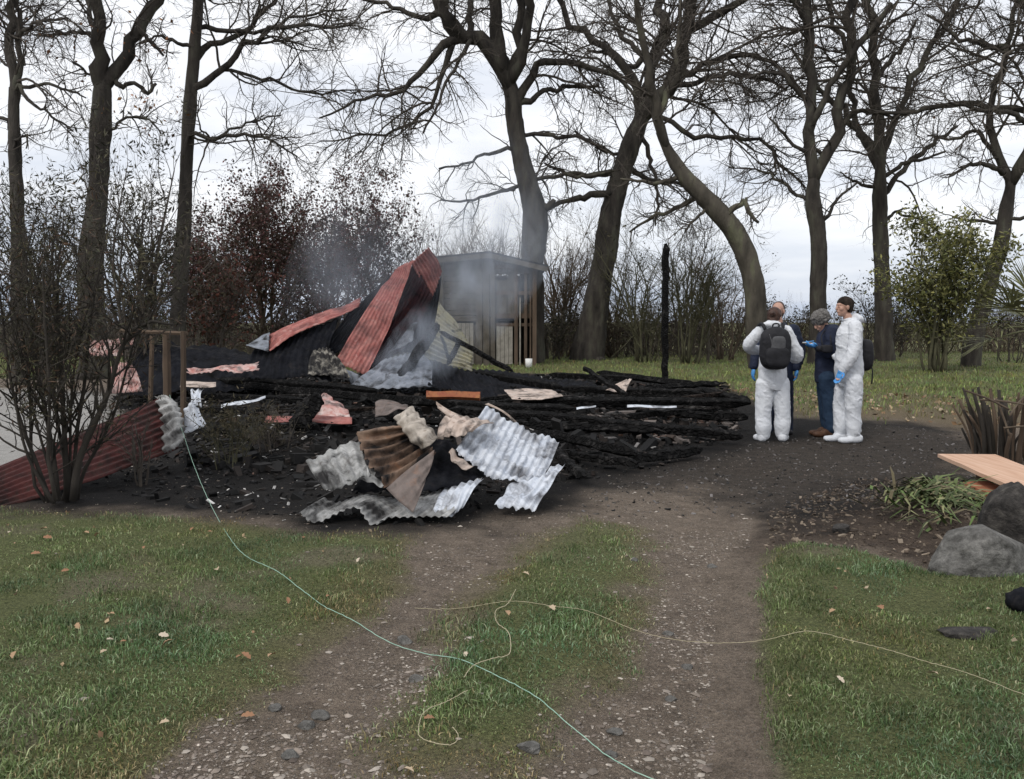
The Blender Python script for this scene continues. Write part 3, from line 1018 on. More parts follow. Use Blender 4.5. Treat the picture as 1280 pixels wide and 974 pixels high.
ground_tree('oak_tree', 'bare tree with three upright stems behind the man in profile', 32.0,
            [(1106, 462, 15), (1104, 400, 12.5), (1102, 330, 11), (1100, 270, 10.5), (1100, 225, 10.5), (1101, 195, 10)],
            [[(1098, 200, 7), (1086, 165, 6), (1075, 138, 5), (1058, 112, 4), (1040, 85, 3), (1020, 30, 2)],
             [(1090, 172, 5), (1086, 120, 4.4), (1092, 70, 4.4), (1086, 20, 4), (1078, -50, 3)],
             [(1102, 198, 8), (1101, 130, 7), (1103, 50, 6.5), (1105, -20, 6), (1110, -120, 4)],
             [(1106, 190, 6), (1122, 150, 5), (1138, 108, 4.6), (1155, 70, 4.4), (1180, 40, 4), (1205, -5, 3), (1230, -60, 2)],
             [(1106, 248, 4.6), (1124, 222, 4.2), (1155, 195, 3.8), (1190, 168, 3.4), (1226, 145, 2)],
             [(1106, 222, 3.4), (1130, 205, 3), (1150, 200, 2.4), (1180, 190, 1.4)],
             [(1108, 276, 2.6), (1120, 266, 2.2), (1132, 260, 1.4)],
             [(1126, 268, 2), (1150, 272, 2), (1170, 282, 1.8), (1186, 296, 1)],
             [(1108, 90, 4), (1130, 65, 3.4), (1150, 40, 3), (1165, 10, 2)],
             [(1095, 235, 3), (1080, 232, 2.4), (1065, 225, 1.8), (1050, 215, 1)]], 108, n=(75, 450, 2000, 2900), reach=.9, droop=.02, leaves=(160, .12, BROWN_LEAF))

ground_tree('oak_tree', 'dark tree curving up at the right edge behind the olive shrub', 28.0,
            [(1212, 470, 16), (1216, 430, 13), (1226, 390, 12), (1240, 345, 11), (1252, 300, 10.5), (1259, 255, 10), (1266, 218, 10)],
            [[(1262, 225, 7), (1250, 195, 6), (1241, 160, 5.2), (1243, 125, 4.6), (1252, 90, 4.4), (1268, 50, 4), (1280, -20, 3)],
             [(1270, 218, 9), (1282, 180, 9), (1284, 130, 9), (1274, 85, 8.5), (1258, 45, 8), (1244, 5, 7), (1235, -100, 4)],
             [(1270, 140, 4.6), (1240, 132, 4.2), (1195, 128, 4), (1150, 130, 3.4), (1105, 130, 1.8)],
             [(1256, 218, 4.4), (1235, 210, 3.8), (1215, 208, 3), (1195, 214, 2.6), (1172, 226, 1.4)],
             [(1278, 170, 4.2), (1240, 150, 3.6), (1200, 152, 3), (1150, 146, 1.6)],
             [(1250, 200, 3.6), (1228, 160, 3), (1205, 170, 2.4), (1170, 165, 1.4)],
             [(1262, 55, 4.6), (1240, 50, 4), (1210, 40, 3), (1170, 10, 1.8)],
             [(1252, 280, 3), (1220, 276, 2.2), (1190, 272, 1.4)],
             [(1256, 275, 3), (1290, 272, 2.4), (1330, 260, 1.4)],
             [(1285, 150, 6), (1310, 100, 5), (1340, 40, 4), (1360, -60, 2)]], 109, n=(80, 480, 2200, 3200), reach=.85, droop=.03)


# ------------------------------------------------------------------ shrubs, thicket, background trees
def bush(name, label, cat, base, H, Wd, n_stem, seed, n=(80, 300, 700), twig='twig', leaves=None, group=None, stem_r=.03, lean=(0, 0), up=.05, wig=.12, spread0=.2, stem_lists=None, lf=.45):
    rng = np.random.default_rng(seed)
    base = np.asarray(base, float)
    r = root(name, base, label, cat, group)
    S, SR = [], []
    if stem_lists:
        for a in stem_lists:
            S.append(a[:, :3])
            SR.append(a[:, 3])
    for i in range(n_stem):
        a = rng.uniform(0, 2 * math.pi)
        hh = H * rng.uniform(.65, 1.0)
        ww = Wd * .5 * rng.uniform(.3, 1.0)
        p0 = base + np.array((math.cos(a), math.sin(a), 0)) * spread0 * rng.uniform(0, 1)
        p0[2] = base[2] - .05
        tip = base + np.array((math.cos(a) * ww + lean[0], math.sin(a) * ww + lean[1], hh))
        mid = p0 * .5 + tip * .5 + np.array((-math.cos(a) * ww * .18, -math.sin(a) * ww * .18, hh * .05)) + rng.normal(0, .04 * H, 3)
        q = p0 * .75 + mid * .25 + rng.normal(0, .02 * H, 3)
        a4 = catmull(np.concatenate([np.array([p0, q, mid, tip]), (stem_r * rng.uniform(.6, 1.2) * np.array([1, .85, .6, .2]))[:, None]], 1), 12)
        S.append(a4[:, :3])
        SR.append(a4[:, 3])
    S, SR = np.array(S), np.array(SR)
    for i in range(len(S)):
        A = Acc()
        V, q, t = tubes(S[i:i + 1], SR[i:i + 1], 6, True, .06, seed + i)
        A.add(V, q, t)
        obj('stem', A, M[twig], r, smooth=True)
    C = Acc()
    sl = .013 if H > 2 else .01
    P1, R1 = grow(rng, S, SR, n[0], lf, H * .6, .7, up, wig, 7, tmin=.15, slender=sl)
    C.add(*tubes(P1, R1, 4)[:2])
    P2, R2 = grow(rng, P1, R1, n[1], lf * 1.1, H * .35, .7, up, wig, 5, slender=sl, tip=.4)
    C.add(*tubes(P2, R2, 3)[:2])
    P3, R3 = grow(rng, P2, R2, n[2], lf * 1.2, H * .22, .7, up, wig, 4, slender=sl, tip=.5, lmin=.08)
    C.add(*tubes(P3, R3, 3)[:2])
    o = obj('branches', C, M[twig], r)
    o['kind'] = 'stuff'
    if leaves:
        Lf = Acc()
        V, t, c = leaf_cards(rng, np.concatenate([P2[:, :4], P3]), leaves[0], leaves[1], leaves[3] if len(leaves) > 3 else 2.0, leaves[2], leaves[4] if len(leaves) > 4 else .06, leaves[5] if len(leaves) > 5 else 0)
        Lf.add(V, None, t, c)
        o = obj('foliage', Lf, M['leaf'], r)
        o['kind'] = 'stuff'
    return r


def basexy(px, py):
    x, y = G(px, py)
    return (x, y, hz(x, y))


def at_depth(px, Y):
    x = (px - PW / 2) / FPX * Y / CT * 1.0
    return (x, Y, hz(x, Y))


RED_LEAF = ((.085, .036, .034), (.068, .030, .030), (.12, .045, .038), (.08, .055, .04), (.06, .042, .036))
OLIVE = ((.14, .14, .042), (.105, .115, .04), (.21, .20, .07), (.08, .08, .033))
DULL = ((.045, .042, .022), (.065, .058, .03), (.03, .032, .018))

# dark red leafed trees behind the wreck
for i, (px, Y, H, Wd, lab, nl) in enumerate([
        (335, 33, 6.2, 5.2, 'dark red leafed tree left of the collapsed red roof sheets', 5200),
        (420, 36, 7.4, 6.0, 'tallest dark red leafed tree, straight behind the collapsed red roof sheets', 6500),
        (268, 30, 4.6, 3.6, 'low rust brown tree beside the slim upright trunk', 3000)]):
    bush('copper_beech', lab, 'tree', at_depth(px, Y), H, Wd, 8, 200 + i, (170, 1100, 2600), 'twig_brown', (nl * 3, .10, RED_LEAF, 1.6, .12, .3), 'dark red leafed trees', .07, up=.06, wig=.14, spread0=.5)
bush('brown_tree', 'grey brown half bare tree between dark red tree and smoke', 'tree', at_depth(470, 38), 6.2, 4.0, 7, 210, (130, 700, 1600), 'twig', (1200, .16, ((.05, .04, .03), (.07, .05, .035))), None, .06, up=.08)

# grey bare trees far behind the shed
for i, (px, Y, H, Wd, lab) in enumerate([
        (545, 56, 8.0, 7.0, 'far grey bare tree behind the peak of the red sheet'),
        (605, 60, 9.6, 6.5, 'taller far grey bare tree rising above the shed roof'),
        (640, 54, 7.0, 4.0, 'far bare tree between shed and big oak trunk'),
        (700, 50, 7.5, 6.0, 'far bare tree between the two big oak trunks')]):
    bush('far_tree', lab, 'tree', at_depth(px, Y), H, Wd, 6, 220 + i, (110, 700, 1700), 'twig_brown', None, 'far bare trees behind the shed', .09, up=.1, spread0=.4)

# bare thicket behind the beams
for i, (px, Y, H, Wd, tw, lab) in enumerate([
        (800, 31, 5.0, 4.6, 'twig_green', 'mossy bare thicket behind the upright burnt post'),
        (860, 30, 4.6, 4.4, 'twig_green', 'mossy bare thicket between burnt post and curved trunk'),
        (905, 33, 4.4, 4.0, 'twig_brown', 'brownish bare bush beside the curved trunk'),
        (765, 35, 4.6, 4.4, 'twig_brown', 'brownish bare bush right of the leaning oak'),
        (700, 36, 4.4, 3.6, 'twig_brown', 'brownish bare bush between the two big oak trunks'),
        (850, 38, 6.0, 6.0, 'twig', 'tall dim bare bush at the back of the thicket')]):
    bush('bare_bush', lab, 'bush', at_depth(px, Y), H, Wd, 9, 230 + i, (120, 600, 1500), tw, (500, .09, DULL), 'bare thicket behind the wreck', .05, up=.05, wig=.16, spread0=.5)

bush('olive_shrub', 'olive green leafy shrub with many stems on the far grass', 'shrub', basexy(1168, 465), 4.0, 3.2, 14, 240, (130, 560, 1300), 'twig_green', (9500, .14, OLIVE, 2.6, .14), None, .05, up=.08, spread0=.35)
bush('grey_bush', 'grey bare bush between the three stemmed tree and olive shrub', 'bush', at_depth(1120, 36), 2.6, 2.6, 8, 241, (90, 400, 1000), 'twig', (700, .10, DULL), None, .03, spread0=.5)
bush('grey_bush', 'grey leafy bush behind the black bag of the man in profile', 'bush', at_depth(1095, 34), 3.1, 2.6, 8, 242, (90, 400, 1000), 'twig', (900, .11, DULL), None, .03, spread0=.5)
bush('grey_bush', 'tangled bare bush at right edge behind the palm fronds', 'bush', at_depth(1262, 31), 3.2, 3.2, 8, 243, (90, 400, 1000), 'twig', (500, .10, DULL), None, .03, spread0=.5)
bush('grey_bush', 'grey green bush behind the two heads at the left of the group', 'bush', at_depth(975, 38), 2.3, 4.0, 9, 245, (110, 500, 1300), 'twig_brown', (1500, .11, ((.07, .065, .04), (.09, .075, .05))), None, .03, spread0=.7)
bush('grey_bush', 'dark bush low between leaning oak and thicket', 'bush', at_depth(690, 33), 1.7, 2.6, 8, 244, (90, 400, 900), 'twig', (900, .10, DULL), None, .03, spread0=.5)

# bushes on the left, behind and between the trunks
bush('evergreen_shrub', 'dark leafy shrub between the thick forked trunk and the slim trunk', 'shrub', at_depth(180, 16), 4.4, 2.2, 11, 250, (140, 650, 1500), 'twig', (3600, .11, DULL, 4.0, .07), None, .045, up=.1, spread0=.3)
bush('evergreen_shrub', 'dark leafy shrub between left edge trunk and thick forked trunk', 'shrub', at_depth(62, 17), 4.2, 2.4, 10, 251, (130, 560, 1300), 'twig', (2600, .11, DULL, 4.0, .07), None, .045, up=.1, spread0=.3)
bush('evergreen_shrub', 'rust brown shrub low behind the post frame at left', 'shrub', at_depth(262, 25), 3.0, 3.0, 9, 252, (110, 500, 1100), 'twig', (2200, .12, ((.10, .035, .022), (.06, .03, .02), (.05, .04, .022)), 2, .08), None, .04, spread0=.4)
bush('evergreen_shrub', 'dim shrub below the dark red trees behind rubble', 'shrub', at_depth(385, 28), 2.2, 3.6, 9, 253, (110, 500, 1100), 'twig', (2600, .12, ((.035, .018, .018), (.04, .03, .022)), 2, .1), None, .04, spread0=.6)

# far hedgerow closing the field
def hedge(name, label, x0, x1, Y, H, nst, seed, twig, leafn, cols, dep=1.6):
    rng = np.random.default_rng(seed)
    n = nst
    p0 = np.stack([rng.uniform(x0, x1, n), Y + rng.normal(0, dep, n), np.zeros(n)], 1)
    k = 6
    Q = np.zeros((n, k, 3))
    Q[:, 0] = p0
    d = nrm(np.stack([rng.normal(0, .45, n), rng.normal(0, .3, n), np.ones(n)], 1))
    hh = H * (1 + .35 * fbm(p0[:, 0] * .25, 0 * p0[:, 0], 0, 3, seed)) * rng.uniform(.6, 1.05, n)
    for j in range(1, k):
        d = nrm(d + rng.normal(0, .16, (n, 3)))
        Q[:, j] = Q[:, j - 1] + d * (hh / (k - 1))[:, None]
    R = (.016 * rng.uniform(.6, 1.4, n))[:, None] * np.linspace(1, .35, k)[None, :]
    C = Acc()
    V, q, _ = tubes(Q, R, 3)
    C.add(V, q)
    P2, R2 = grow(rng, Q, R, n * 3, .35, 1.0, .8, .05, .2, 4, slender=.012, tip=.5)
    C.add(*tubes(P2, R2, 3)[:2])
    o = obj(name, C, M[twig])
    props(o, label, 'hedge', None, 'stuff')
    if leafn:
        Lf = Acc()
        V, t, c = leaf_cards(rng, P2, leafn, .14, 2, cols, .1)
        Lf.add(V, None, t, c)
        ch = obj('foliage', Lf, M['leaf'], o)
        ch['kind'] = 'stuff'
    return o


hedge('hedgerow', 'brown bare hedgerow along the far edge of the field', -34, 34, 42, 2.1, 3200, 300, 'twig_brown', 16000, ((.05, .04, .028), (.07, .05, .035), (.045, .045, .025)))
hedge('undergrowth', 'dark tangled undergrowth behind the wreck and the tree bases', -24, 9.5, 37, 2.3, 1700, 301, 'twig', 9000, ((.03, .024, .018), (.045, .032, .022), (.035, .036, .02)))
hedge('far_wood', 'blue grey band of far woodland on the horizon', -150, 170, 170, 7.0, 1900, 302, 'twig_brown', 9000, ((.06, .065, .06), (.075, .075, .065)), 8)


# @@SHED
# ------------------------------------------------------------------ the plank shed behind the smoke
def shed():
    Y = 29.0
    p = at_depth(612, Y)
    r = root('shed', p, 'weathered two storey plank shed behind the drifting smoke', 'shed')
    rng = np.random.default_rng(5)
    s = Y / FPX
    zof = lambda py: W(612, py, Y)[2]
    xof = lambda px: W(px, 400, Y)[0]
    z_eL, z_pk, z_eR = zof(326), zof(319), zof(336)
    xL, xP, xR = xof(550), xof(612), xof(676)
    dep = 3.0
    # interior darkness comes from closed side and back walls
    for nm, x in (('side_wall', xL + .1), ('side_wall', xR - .25)):
        A = Acc()
        box(A, (x, Y + dep / 2 + .06, 1.62), (.06, dep, 3.2))
        obj(nm, A, M['wood_grey'], r)
    A = Acc()
    box(A, ((xL + xR) / 2, Y + dep + .1, 1.62), (xR - xL - .3, .06, 3.2))
    obj('back_wall', A, M['wood_grey'], r)
    A = Acc()
    box(A, ((xL + xR) / 2, Y + dep / 2, 1.75), (xR - xL - .5, dep - .1, .08))
    obj('upper_floor', A, M['wood_grey'], r)
    # left bay: horizontal planks
    z = 1.5
    while z < z_eL - .12:
        hgt_ = rng.uniform(.17, .21)
        A = Acc()
        box(A, ((xL + xof(596)) / 2, Y + rng.normal(0, .008), z + hgt_ / 2), (xof(596) - xL, .03, hgt_ - .02), roty(rng.normal(0, .008)))
        obj('plank', A, M['wood_grey'], r)
        z += hgt_
    # right bay: upper planks with two openings
    for (a, b, z0, z1) in [(619, 634, 350, 392), (634, 652, 378, 392), (652, 668, 378, 392), (619, 621, 338, 350), (634, 645, 334, 378), (661, 668, 340, 378)]:
        A = Acc()
        box(A, ((xof(a) + xof(b)) / 2, Y + .01 + rng.normal(0, .006), (zof(z0) + zof(z1)) / 2), (xof(b) - xof(a) - .02, .035, zof(z0) - zof(z1) - .02))
        obj('plank', A, M['wood_grey'], r)
    for (a, b, z0, z1) in [(619, 668, 392, 398), (619, 668, 404, 408), (619, 641, 331, 337), (596, 668, 364, 369)]:
        A = Acc()
        box(A, ((xof(a) + xof(b)) / 2, Y - .035, (zof(z0) + zof(z1)) / 2), (xof(b) - xof(a), .03, zof(z0) - zof(z1)))
        obj('rail', A, M['wood_brown'], r)
    # posts and narrow uprights
    for (px, w, top, m) in [(552, .16, 327, 'wood_grey'), (599, .22, 322, 'wood_grey'), (608, .22, 322, 'wood_grey'), (616, .16, 321, 'wood_grey'), (645, .12, 330, 'wood_brown'), (650, .05, 372, 'door_pale'), (657, .10, 332, 'wood_brown'), (663, .05, 370, 'wood_brown'), (668, .14, 336, 'wood_brown')]:
        A = Acc()
        zt = zof(top)
        box(A, (xof(px), Y - .08, zt / 2 - .02), (w, .10, zt + .04))
        obj('post', A, M[m], r)
    # pale doors
    for (a, b, t) in [(572, 592, 405), (620, 641, 409)]:
        A = Acc()
        nb = 4
        d = root_part('door', r, ((xof(a) + xof(b)) / 2, Y - .03, 0))
        for j in range(nb):
            A = Acc()
            x0 = xof(a) + (xof(b) - xof(a)) * (j + .5) / nb
            box(A, (x0, Y - .03 + .004 * (j % 2), zof(t) / 2 + .03), ((xof(b) - xof(a)) / nb - .012, .03, zof(t)))
            obj('board', A, M['door_pale'], d)
    A = Acc()
    box(A, ((xof(552) + xof(572)) / 2, Y, .68), (xof(572) - xof(552), .03, 1.5))
    obj('board', A, M['wood_grey'], r)
    A = Acc()
    box(A, (xof(594), Y + .01, .68), (xof(599) - xof(589), .03, 1.4))
    obj('board', A, M['wood_grey'], r)
    # roof: two low slopes of boards with an overhang
    for (xa, za, xb, zb) in [(xL - .25, z_eL, xP, z_pk), (xP, z_pk, xR + .2, z_eR)]:
        A = Acc()
        Lr = math.hypot(xb - xa, zb - za)
        box(A, ((xa + xb) / 2, Y + dep / 2 - .1, (za + zb) / 2 + .06), (Lr + .02, dep + .8, .07), roty(-math.atan2(zb - za, xb - xa)))
        obj('roof_slope', A, M['sheet_black'], r)
        A = Acc()
        box(A, ((xa + xb) / 2, Y - .5, (za + zb) / 2 - .05), (Lr, .03, .16), roty(-math.atan2(zb - za, xb - xa)))
        obj('fascia', A, M['wood_grey'], r)
    # gable filling under the roof
    A = Acc()
    zg = min(z_eL, z_eR) - .18
    A.add([(xL, Y + .03, zg), (xR - .2, Y + .03, zg), (xR - .2, Y + .03, z_eR), (xP, Y + .03, z_pk), (xL, Y + .03, z_eL)], None, [(0, 1, 2), (0, 2, 3), (0, 3, 4)])
    obj('gable', A, M['wood_grey'], r)


def root_part(name, parent, world_loc):
    o = bpy.data.objects.new(name, None)
    o.empty_display_size = .1
    COL.objects.link(o)
    o.parent = parent
    o.location = tuple(np.array(world_loc, float) - np.array(parent.location))
    return o


shed()
# @@OBJECTS
# ------------------------------------------------------------------ the burnt wreck
def H_(px, py, z):
    """world point at height z seen at a pixel"""
    xc, yc = (px - PW / 2) / FPX, (PH / 2 - py) / FPX
    dy, dz = CT + yc * ST, -ST + yc * CT
    s = (z - CAM_H) / dz
    return np.array((xc * s, dy * s, z))


def grid_interp(Pg, nu, nv):
    """smooth surface through a control grid (rows, cols, 3) -> (nv, nu, 3)"""
    Pg = np.asarray(Pg, float)
    rows = np.stack([catmull(r, nu) for r in Pg])
    return np.stack([catmull(rows[:, j], nv) if len(rows) > 1 else rows[:, j] for j in range(nu)], 1)


def sheet(name, label, cat, rows, m, waves=10, amp=.010, axis='u', crumple=.012, crease=0, crease_amp=.015, seed=0, res=None, group=None, ragged=.0, thick=.003, parent=None, cfreq=3.0):
    """corrugated metal sheet; rows of (px, py, depth) control points; waves across axis"""
    rng = np.random.default_rng(seed)
    Pg = [[W(*p) for p in r] for r in rows]
    nu, nv = res or ((waves * 8 + 1, 17) if axis == 'u' else (25, waves * 8 + 1))
    S = grid_interp(Pg, nu, nv)
    du = np.gradient(S, axis=1)
    dv = np.gradient(S, axis=0)
    N = nrm(np.cross(du, dv))
    u = np.linspace(0, 1, nu)[None, :] * np.ones((nv, 1))
    v = np.linspace(0, 1, nv)[:, None] * np.ones((1, nu))
    ph = rng.uniform(0, 6)
    a, b = (u, v) if axis == 'u' else (v, u)
    wob = .25 * np.sin(b * 5 + ph)
    d = amp * np.sin(2 * math.pi * waves * a + wob)
    if crease:
        cz = np.sin(2 * math.pi * crease * b + .5 * np.sin(a * 17 + ph))
        d = d + crease_amp * np.sign(cz) * np.abs(cz) ** .6
    d = d + crumple * 2 * fbm(S[..., 0] * cfreq, S[..., 1] * cfreq + seed, S[..., 2] * cfreq, 3, seed + 3)
    S = S + N * d[..., None]
    if ragged:
        for e, sl in enumerate([(0, slice(None)), (-1, slice(None)), (slice(None), 0), (slice(None), -1)]):
            inn = [(1, slice(None)), (-2, slice(None)), (slice(None), 1), (slice(None), -2)][e]
            w = rng.uniform(-ragged, ragged, S[sl].shape[:1])[:, None]
            S[sl] = S[sl] + (S[sl] - S[inn]) * w
    n = nu * nv
    V = np.concatenate([S.reshape(-1, 3) + N.reshape(-1, 3) * thick / 2, S.reshape(-1, 3) - N.reshape(-1, 3) * thick / 2])
    i = np.arange(n).reshape(nv, nu)
    q1 = np.stack([i[:-1, :-1], i[:-1, 1:], i[1:, 1:], i[1:, :-1]], -1).reshape(-1, 4)
    q2 = q1[:, ::-1] + n
    ring = np.concatenate([i[0, :], i[1:, -1], i[-1, -2::-1], i[-2:0:-1, 0]])
    rn = np.roll(ring, -1)
    q3 = np.stack([rn, ring, ring + n, rn + n], -1)
    A = Acc()
    A.add(V, np.concatenate([q1, q2, q3]))
    c = S.reshape(-1, 3).mean(0)
    c[2] = S[..., 2].min()
    o = obj(name, A, m if not isinstance(m, str) else M[m], parent, None if parent is not None else c, smooth=True)
    if parent is None:
        props(o, label, cat, group)
    return o


# --- torn sheets in the foreground
FG = 'torn roofing sheets in the front heap'
sheet('roof_sheet', 'white corrugated sheet tilted up at the right of the front heap', 'metal sheet',
      [[(570, 562, 6.75), (607, 593, 6.7), (645, 602, 6.75), (676, 600, 6.85)],
       [(585, 540, 7.0), (625, 562, 6.95), (660, 578, 7.0), (688, 580, 7.05)],
       [(607, 508, 7.3), (635, 525, 7.3), (665, 540, 7.3), (699, 553, 7.3)]], 'zinc_white', 12, .010, 'u', .010, 4.5, .019, 1, group=FG, ragged=.15)
sheet('roof_sheet', 'small white folded sheet lying flat beside the track', 'metal sheet',
      [[(618, 633, 6.45), (645, 634, 6.42), (670, 637, 6.42)],
       [(634, 612, 6.7), (662, 606, 6.68), (690, 604, 6.75)],
       [(646, 600, 6.95), (672, 592, 6.95), (706, 580, 7.15)]], 'zinc_white', 5, .011, 'u', .014, 2, .014, 2, group=FG, ragged=.2)
sheet('roof_sheet', 'grey rippled sheet jutting left from the front heap', 'metal sheet',
      [[(406, 613, 6.35), (432, 606, 6.35), (462, 592, 6.4)],
       [(393, 595, 6.5), (420, 583, 6.5), (455, 572, 6.6)],
       [(382, 577, 6.7), (414, 564, 6.7), (449, 551, 6.8)]], 'zinc_grey', 5, .012, 'u', .016, 2, .010, 3, group=FG, ragged=.15)
sheet('roof_sheet', 'long wavy grey sheet under the front heap, nearest the lawn', 'metal sheet',
      [[(374, 641, 6.2), (392, 652, 6.12), (418, 642, 6.15), (446, 633, 6.15), (464, 656, 6.08), (484, 648, 6.1), (520, 646, 6.12), (560, 645, 6.1)],
       [(390, 630, 6.35), (410, 638, 6.32), (440, 626, 6.35), (465, 626, 6.35), (490, 636, 6.35), (510, 630, 6.35), (545, 628, 6.35), (578, 628, 6.3)],
       [(404, 622, 6.5), (425, 628, 6.5), (455, 618, 6.5), (480, 620, 6.55), (505, 622, 6.55), (530, 618, 6.6), (565, 608, 6.6), (603, 598, 6.65)]], 'zinc_grey', 22, .007, 'u', .014, 0, 0, 4, group=FG, ragged=.2)
sheet('roof_sheet', 'sooty grey sheet sloping right at the foot of the front heap', 'metal sheet',
      [[(540, 640, 6.2), (562, 645, 6.15), (580, 632, 6.25)],
       [(548, 622, 6.4), (572, 618, 6.35), (592, 612, 6.4)],
       [(556, 606, 6.6), (582, 602, 6.55), (604, 597, 6.6)]], 'zinc_white', 5, .009, 'u', .014, 0, 0, 5, group=FG, ragged=.15)
sheet('roof_sheet', 'brown scorched sheet fanned open in the middle of the front heap', 'metal sheet',
      [[(446, 540, 6.75), (452, 560, 6.6), (462, 582, 6.45), (482, 610, 6.3)],
       [(476, 534, 6.75), (484, 556, 6.72), (492, 576, 6.62), (504, 596, 6.5)],
       [(506, 531, 6.8), (522, 545, 6.85), (534, 556, 6.8), (544, 566, 6.7)]], 'zinc_burnt', 6, .026, 'u', .012, 0, 0, 6, group=FG, ragged=.3)
sheet('roof_sheet', 'dull brown triangular flap hanging down from the front heap', 'metal sheet',
      [[(482, 610, 6.25), (498, 626, 6.16), (516, 641, 6.1)],
       [(510, 586, 6.3), (520, 604, 6.22), (524, 622, 6.15)],
       [(543, 562, 6.4), (540, 580, 6.32), (533, 600, 6.25)]], 'zinc_brown', 3, .006, 'u', .012, 0, 0, 7, group=FG, res=(24, 17))
sheet('roof_sheet', 'tan curled sheet on top of the front heap', 'metal sheet',
      [[(493, 523, 6.95), (500, 534, 6.75), (511, 549, 6.65), (527, 562, 6.6)],
       [(503, 514, 6.9), (512, 526, 6.7), (522, 540, 6.6), (538, 556, 6.55)],
       [(515, 508, 7.0), (525, 520, 6.85), (535, 532, 6.75), (548, 547, 6.7)]], 'zinc_tan', 4, .012, 'u', .010, 1.5, .006, 8, group=FG, res=(36, 17))
sheet('roof_sheet', 'pale tan crumpled sheet behind the tilted white sheet', 'metal sheet',
      [[(546, 550, 6.8), (560, 545, 6.72), (576, 545, 6.7), (592, 538, 6.75)],
       [(548, 536, 6.9), (566, 530, 6.8), (586, 530, 6.8), (606, 530, 6.85)],
       [(556, 522, 7.05), (574, 520, 7.0), (594, 522, 7.0), (618, 528, 7.0)]], 'sheet_cream', 5, .011, 'u', .016, 0, 0, 9, group=FG, res=(36, 17))
sheet('roof_sheet', 'narrow tan strip poking up behind the front heap', 'metal sheet',
      [[(545, 502, 7.1), (565, 514, 7.05), (588, 524, 7.0)], [(547, 510, 7.05), (564, 522, 7.0), (584, 530, 6.95)]], 'sheet_cream', 1, .012, 'v', .01, 0, 0, 10, group=FG, res=(17, 9))
sheet('roof_sheet', 'rusty edge strip behind the top of the tilted white sheet', 'metal sheet',
      [[(606, 506, 7.4), (628, 516, 7.4), (650, 535, 7.4)], [(610, 504, 7.42), (634, 517, 7.42), (656, 538, 7.42)]], 'sheet_cream', 1, .006, 'v', .006, 0, 0, 11, group=FG, res=(17, 7))
sheet('roof_sheet', 'torn tan rim curling in the dark middle of the front heap', 'metal sheet',
      [[(560, 566, 6.72), (566, 580, 6.66), (582, 590, 6.62)], [(565, 560, 6.8), (575, 574, 6.75), (592, 584, 6.72)]], 'sheet_cream', 2, .01, 'u', .015, 0, 0, 12, group=FG, res=(20, 9))
sheet('roof_sheet', 'black scorched sheet filling the hollow of the front heap', 'metal sheet',
      [[(440, 612, 6.55), (490, 615, 6.5), (550, 612, 6.5), (600, 604, 6.6)],
       [(455, 590, 6.9), (510, 585, 6.9), (560, 582, 6.85), (610, 590, 6.9)],
       [(470, 552, 7.2), (520, 548, 7.2), (570, 556, 7.15), (620, 575, 7.2)]], 'sheet_black', 9, .010, 'u', .03, 0, 0, 13, group=FG, ragged=.15)
sheet('roof_sheet', 'grey sheet scrap bent under the brown scorched sheet', 'metal sheet',
      [[(432, 604, 6.4), (455, 600, 6.35), (478, 608, 6.3)], [(440, 590, 6.55), (462, 582, 6.5), (486, 594, 6.45)]], 'zinc_grey', 3, .010, 'u', .018, 0, 0, 14, group=FG, ragged=.15)

# --- the big red sheet under the shrub on the left
RG = 'red roofing sheets on the left'
o = sheet('roof_sheet', 'long dark red corrugated sheet lying behind the front left shrub', 'metal sheet',
      [[(-160, 690, 5.7), (0, 637, 6.72), (75, 613, 7.1), (150, 588, 7.55), (222, 562, 8.3)],
       [(-160, 671, 5.95), (0, 610, 7.0), (70, 586, 7.35), (140, 559, 7.8), (216, 528, 8.55)],
       [(-160, 652, 6.2), (0, 583, 7.35), (62, 557, 7.7), (130, 527, 8.1), (208, 494, 8.8)]], 'red_dark', 9, .013, 'v', .012, 0, 0, 20, group=RG, res=(40, 82))
sheet('roof_sheet', 'grey green torn end of sheet curled beside the red sheet', 'metal sheet',
      [[(205, 566, 8.1), (216, 562, 8.05), (230, 552, 8.1)],
       [(203, 530, 8.4), (218, 526, 8.2), (230, 530, 8.2)],
       [(194, 496, 8.75), (206, 494, 8.6), (220, 500, 8.6)]], 'zinc_grey', 6, .02, 'v', .02, 0, 0, 21, group=RG, res=(20, 50), ragged=.4)
sheet('roof_sheet', 'crumpled pale grey scrap right of the dark red sheet', 'metal sheet',
      [[(228, 545, 8.4), (242, 540, 8.4), (258, 530, 8.5)], [(232, 515, 8.6), (240, 506, 8.6), (246, 512, 8.6)]], 'zinc_white', 2, .014, 'u', .04, 0, 0, 22, group=RG, res=(20, 13))
sheet('roof_sheet', 'small pink and white sheet between trunk and post frame', 'metal sheet',
      [[(134, 492, 13.6), (155, 491, 13.6), (178, 489, 13.6)], [(136, 470, 13.8), (152, 466, 13.8), (170, 463, 13.8)], [(141, 456, 14.0), (150, 454, 14.0), (160, 453, 14.0)]], 'red_pink', 8, .014, 'u', .01, 0, 0, 23, group=RG)
sheet('roof_sheet', 'faded red sheet propped behind the post frame', 'metal sheet',
      [[(112, 445, 16.5), (140, 446, 16.5), (163, 442, 16.5)], [(108, 425, 16.8), (145, 424, 16.8), (178, 414, 16.8)]], 'red_pink', 9, .014, 'u', .02, 0, 0, 24, group=RG)
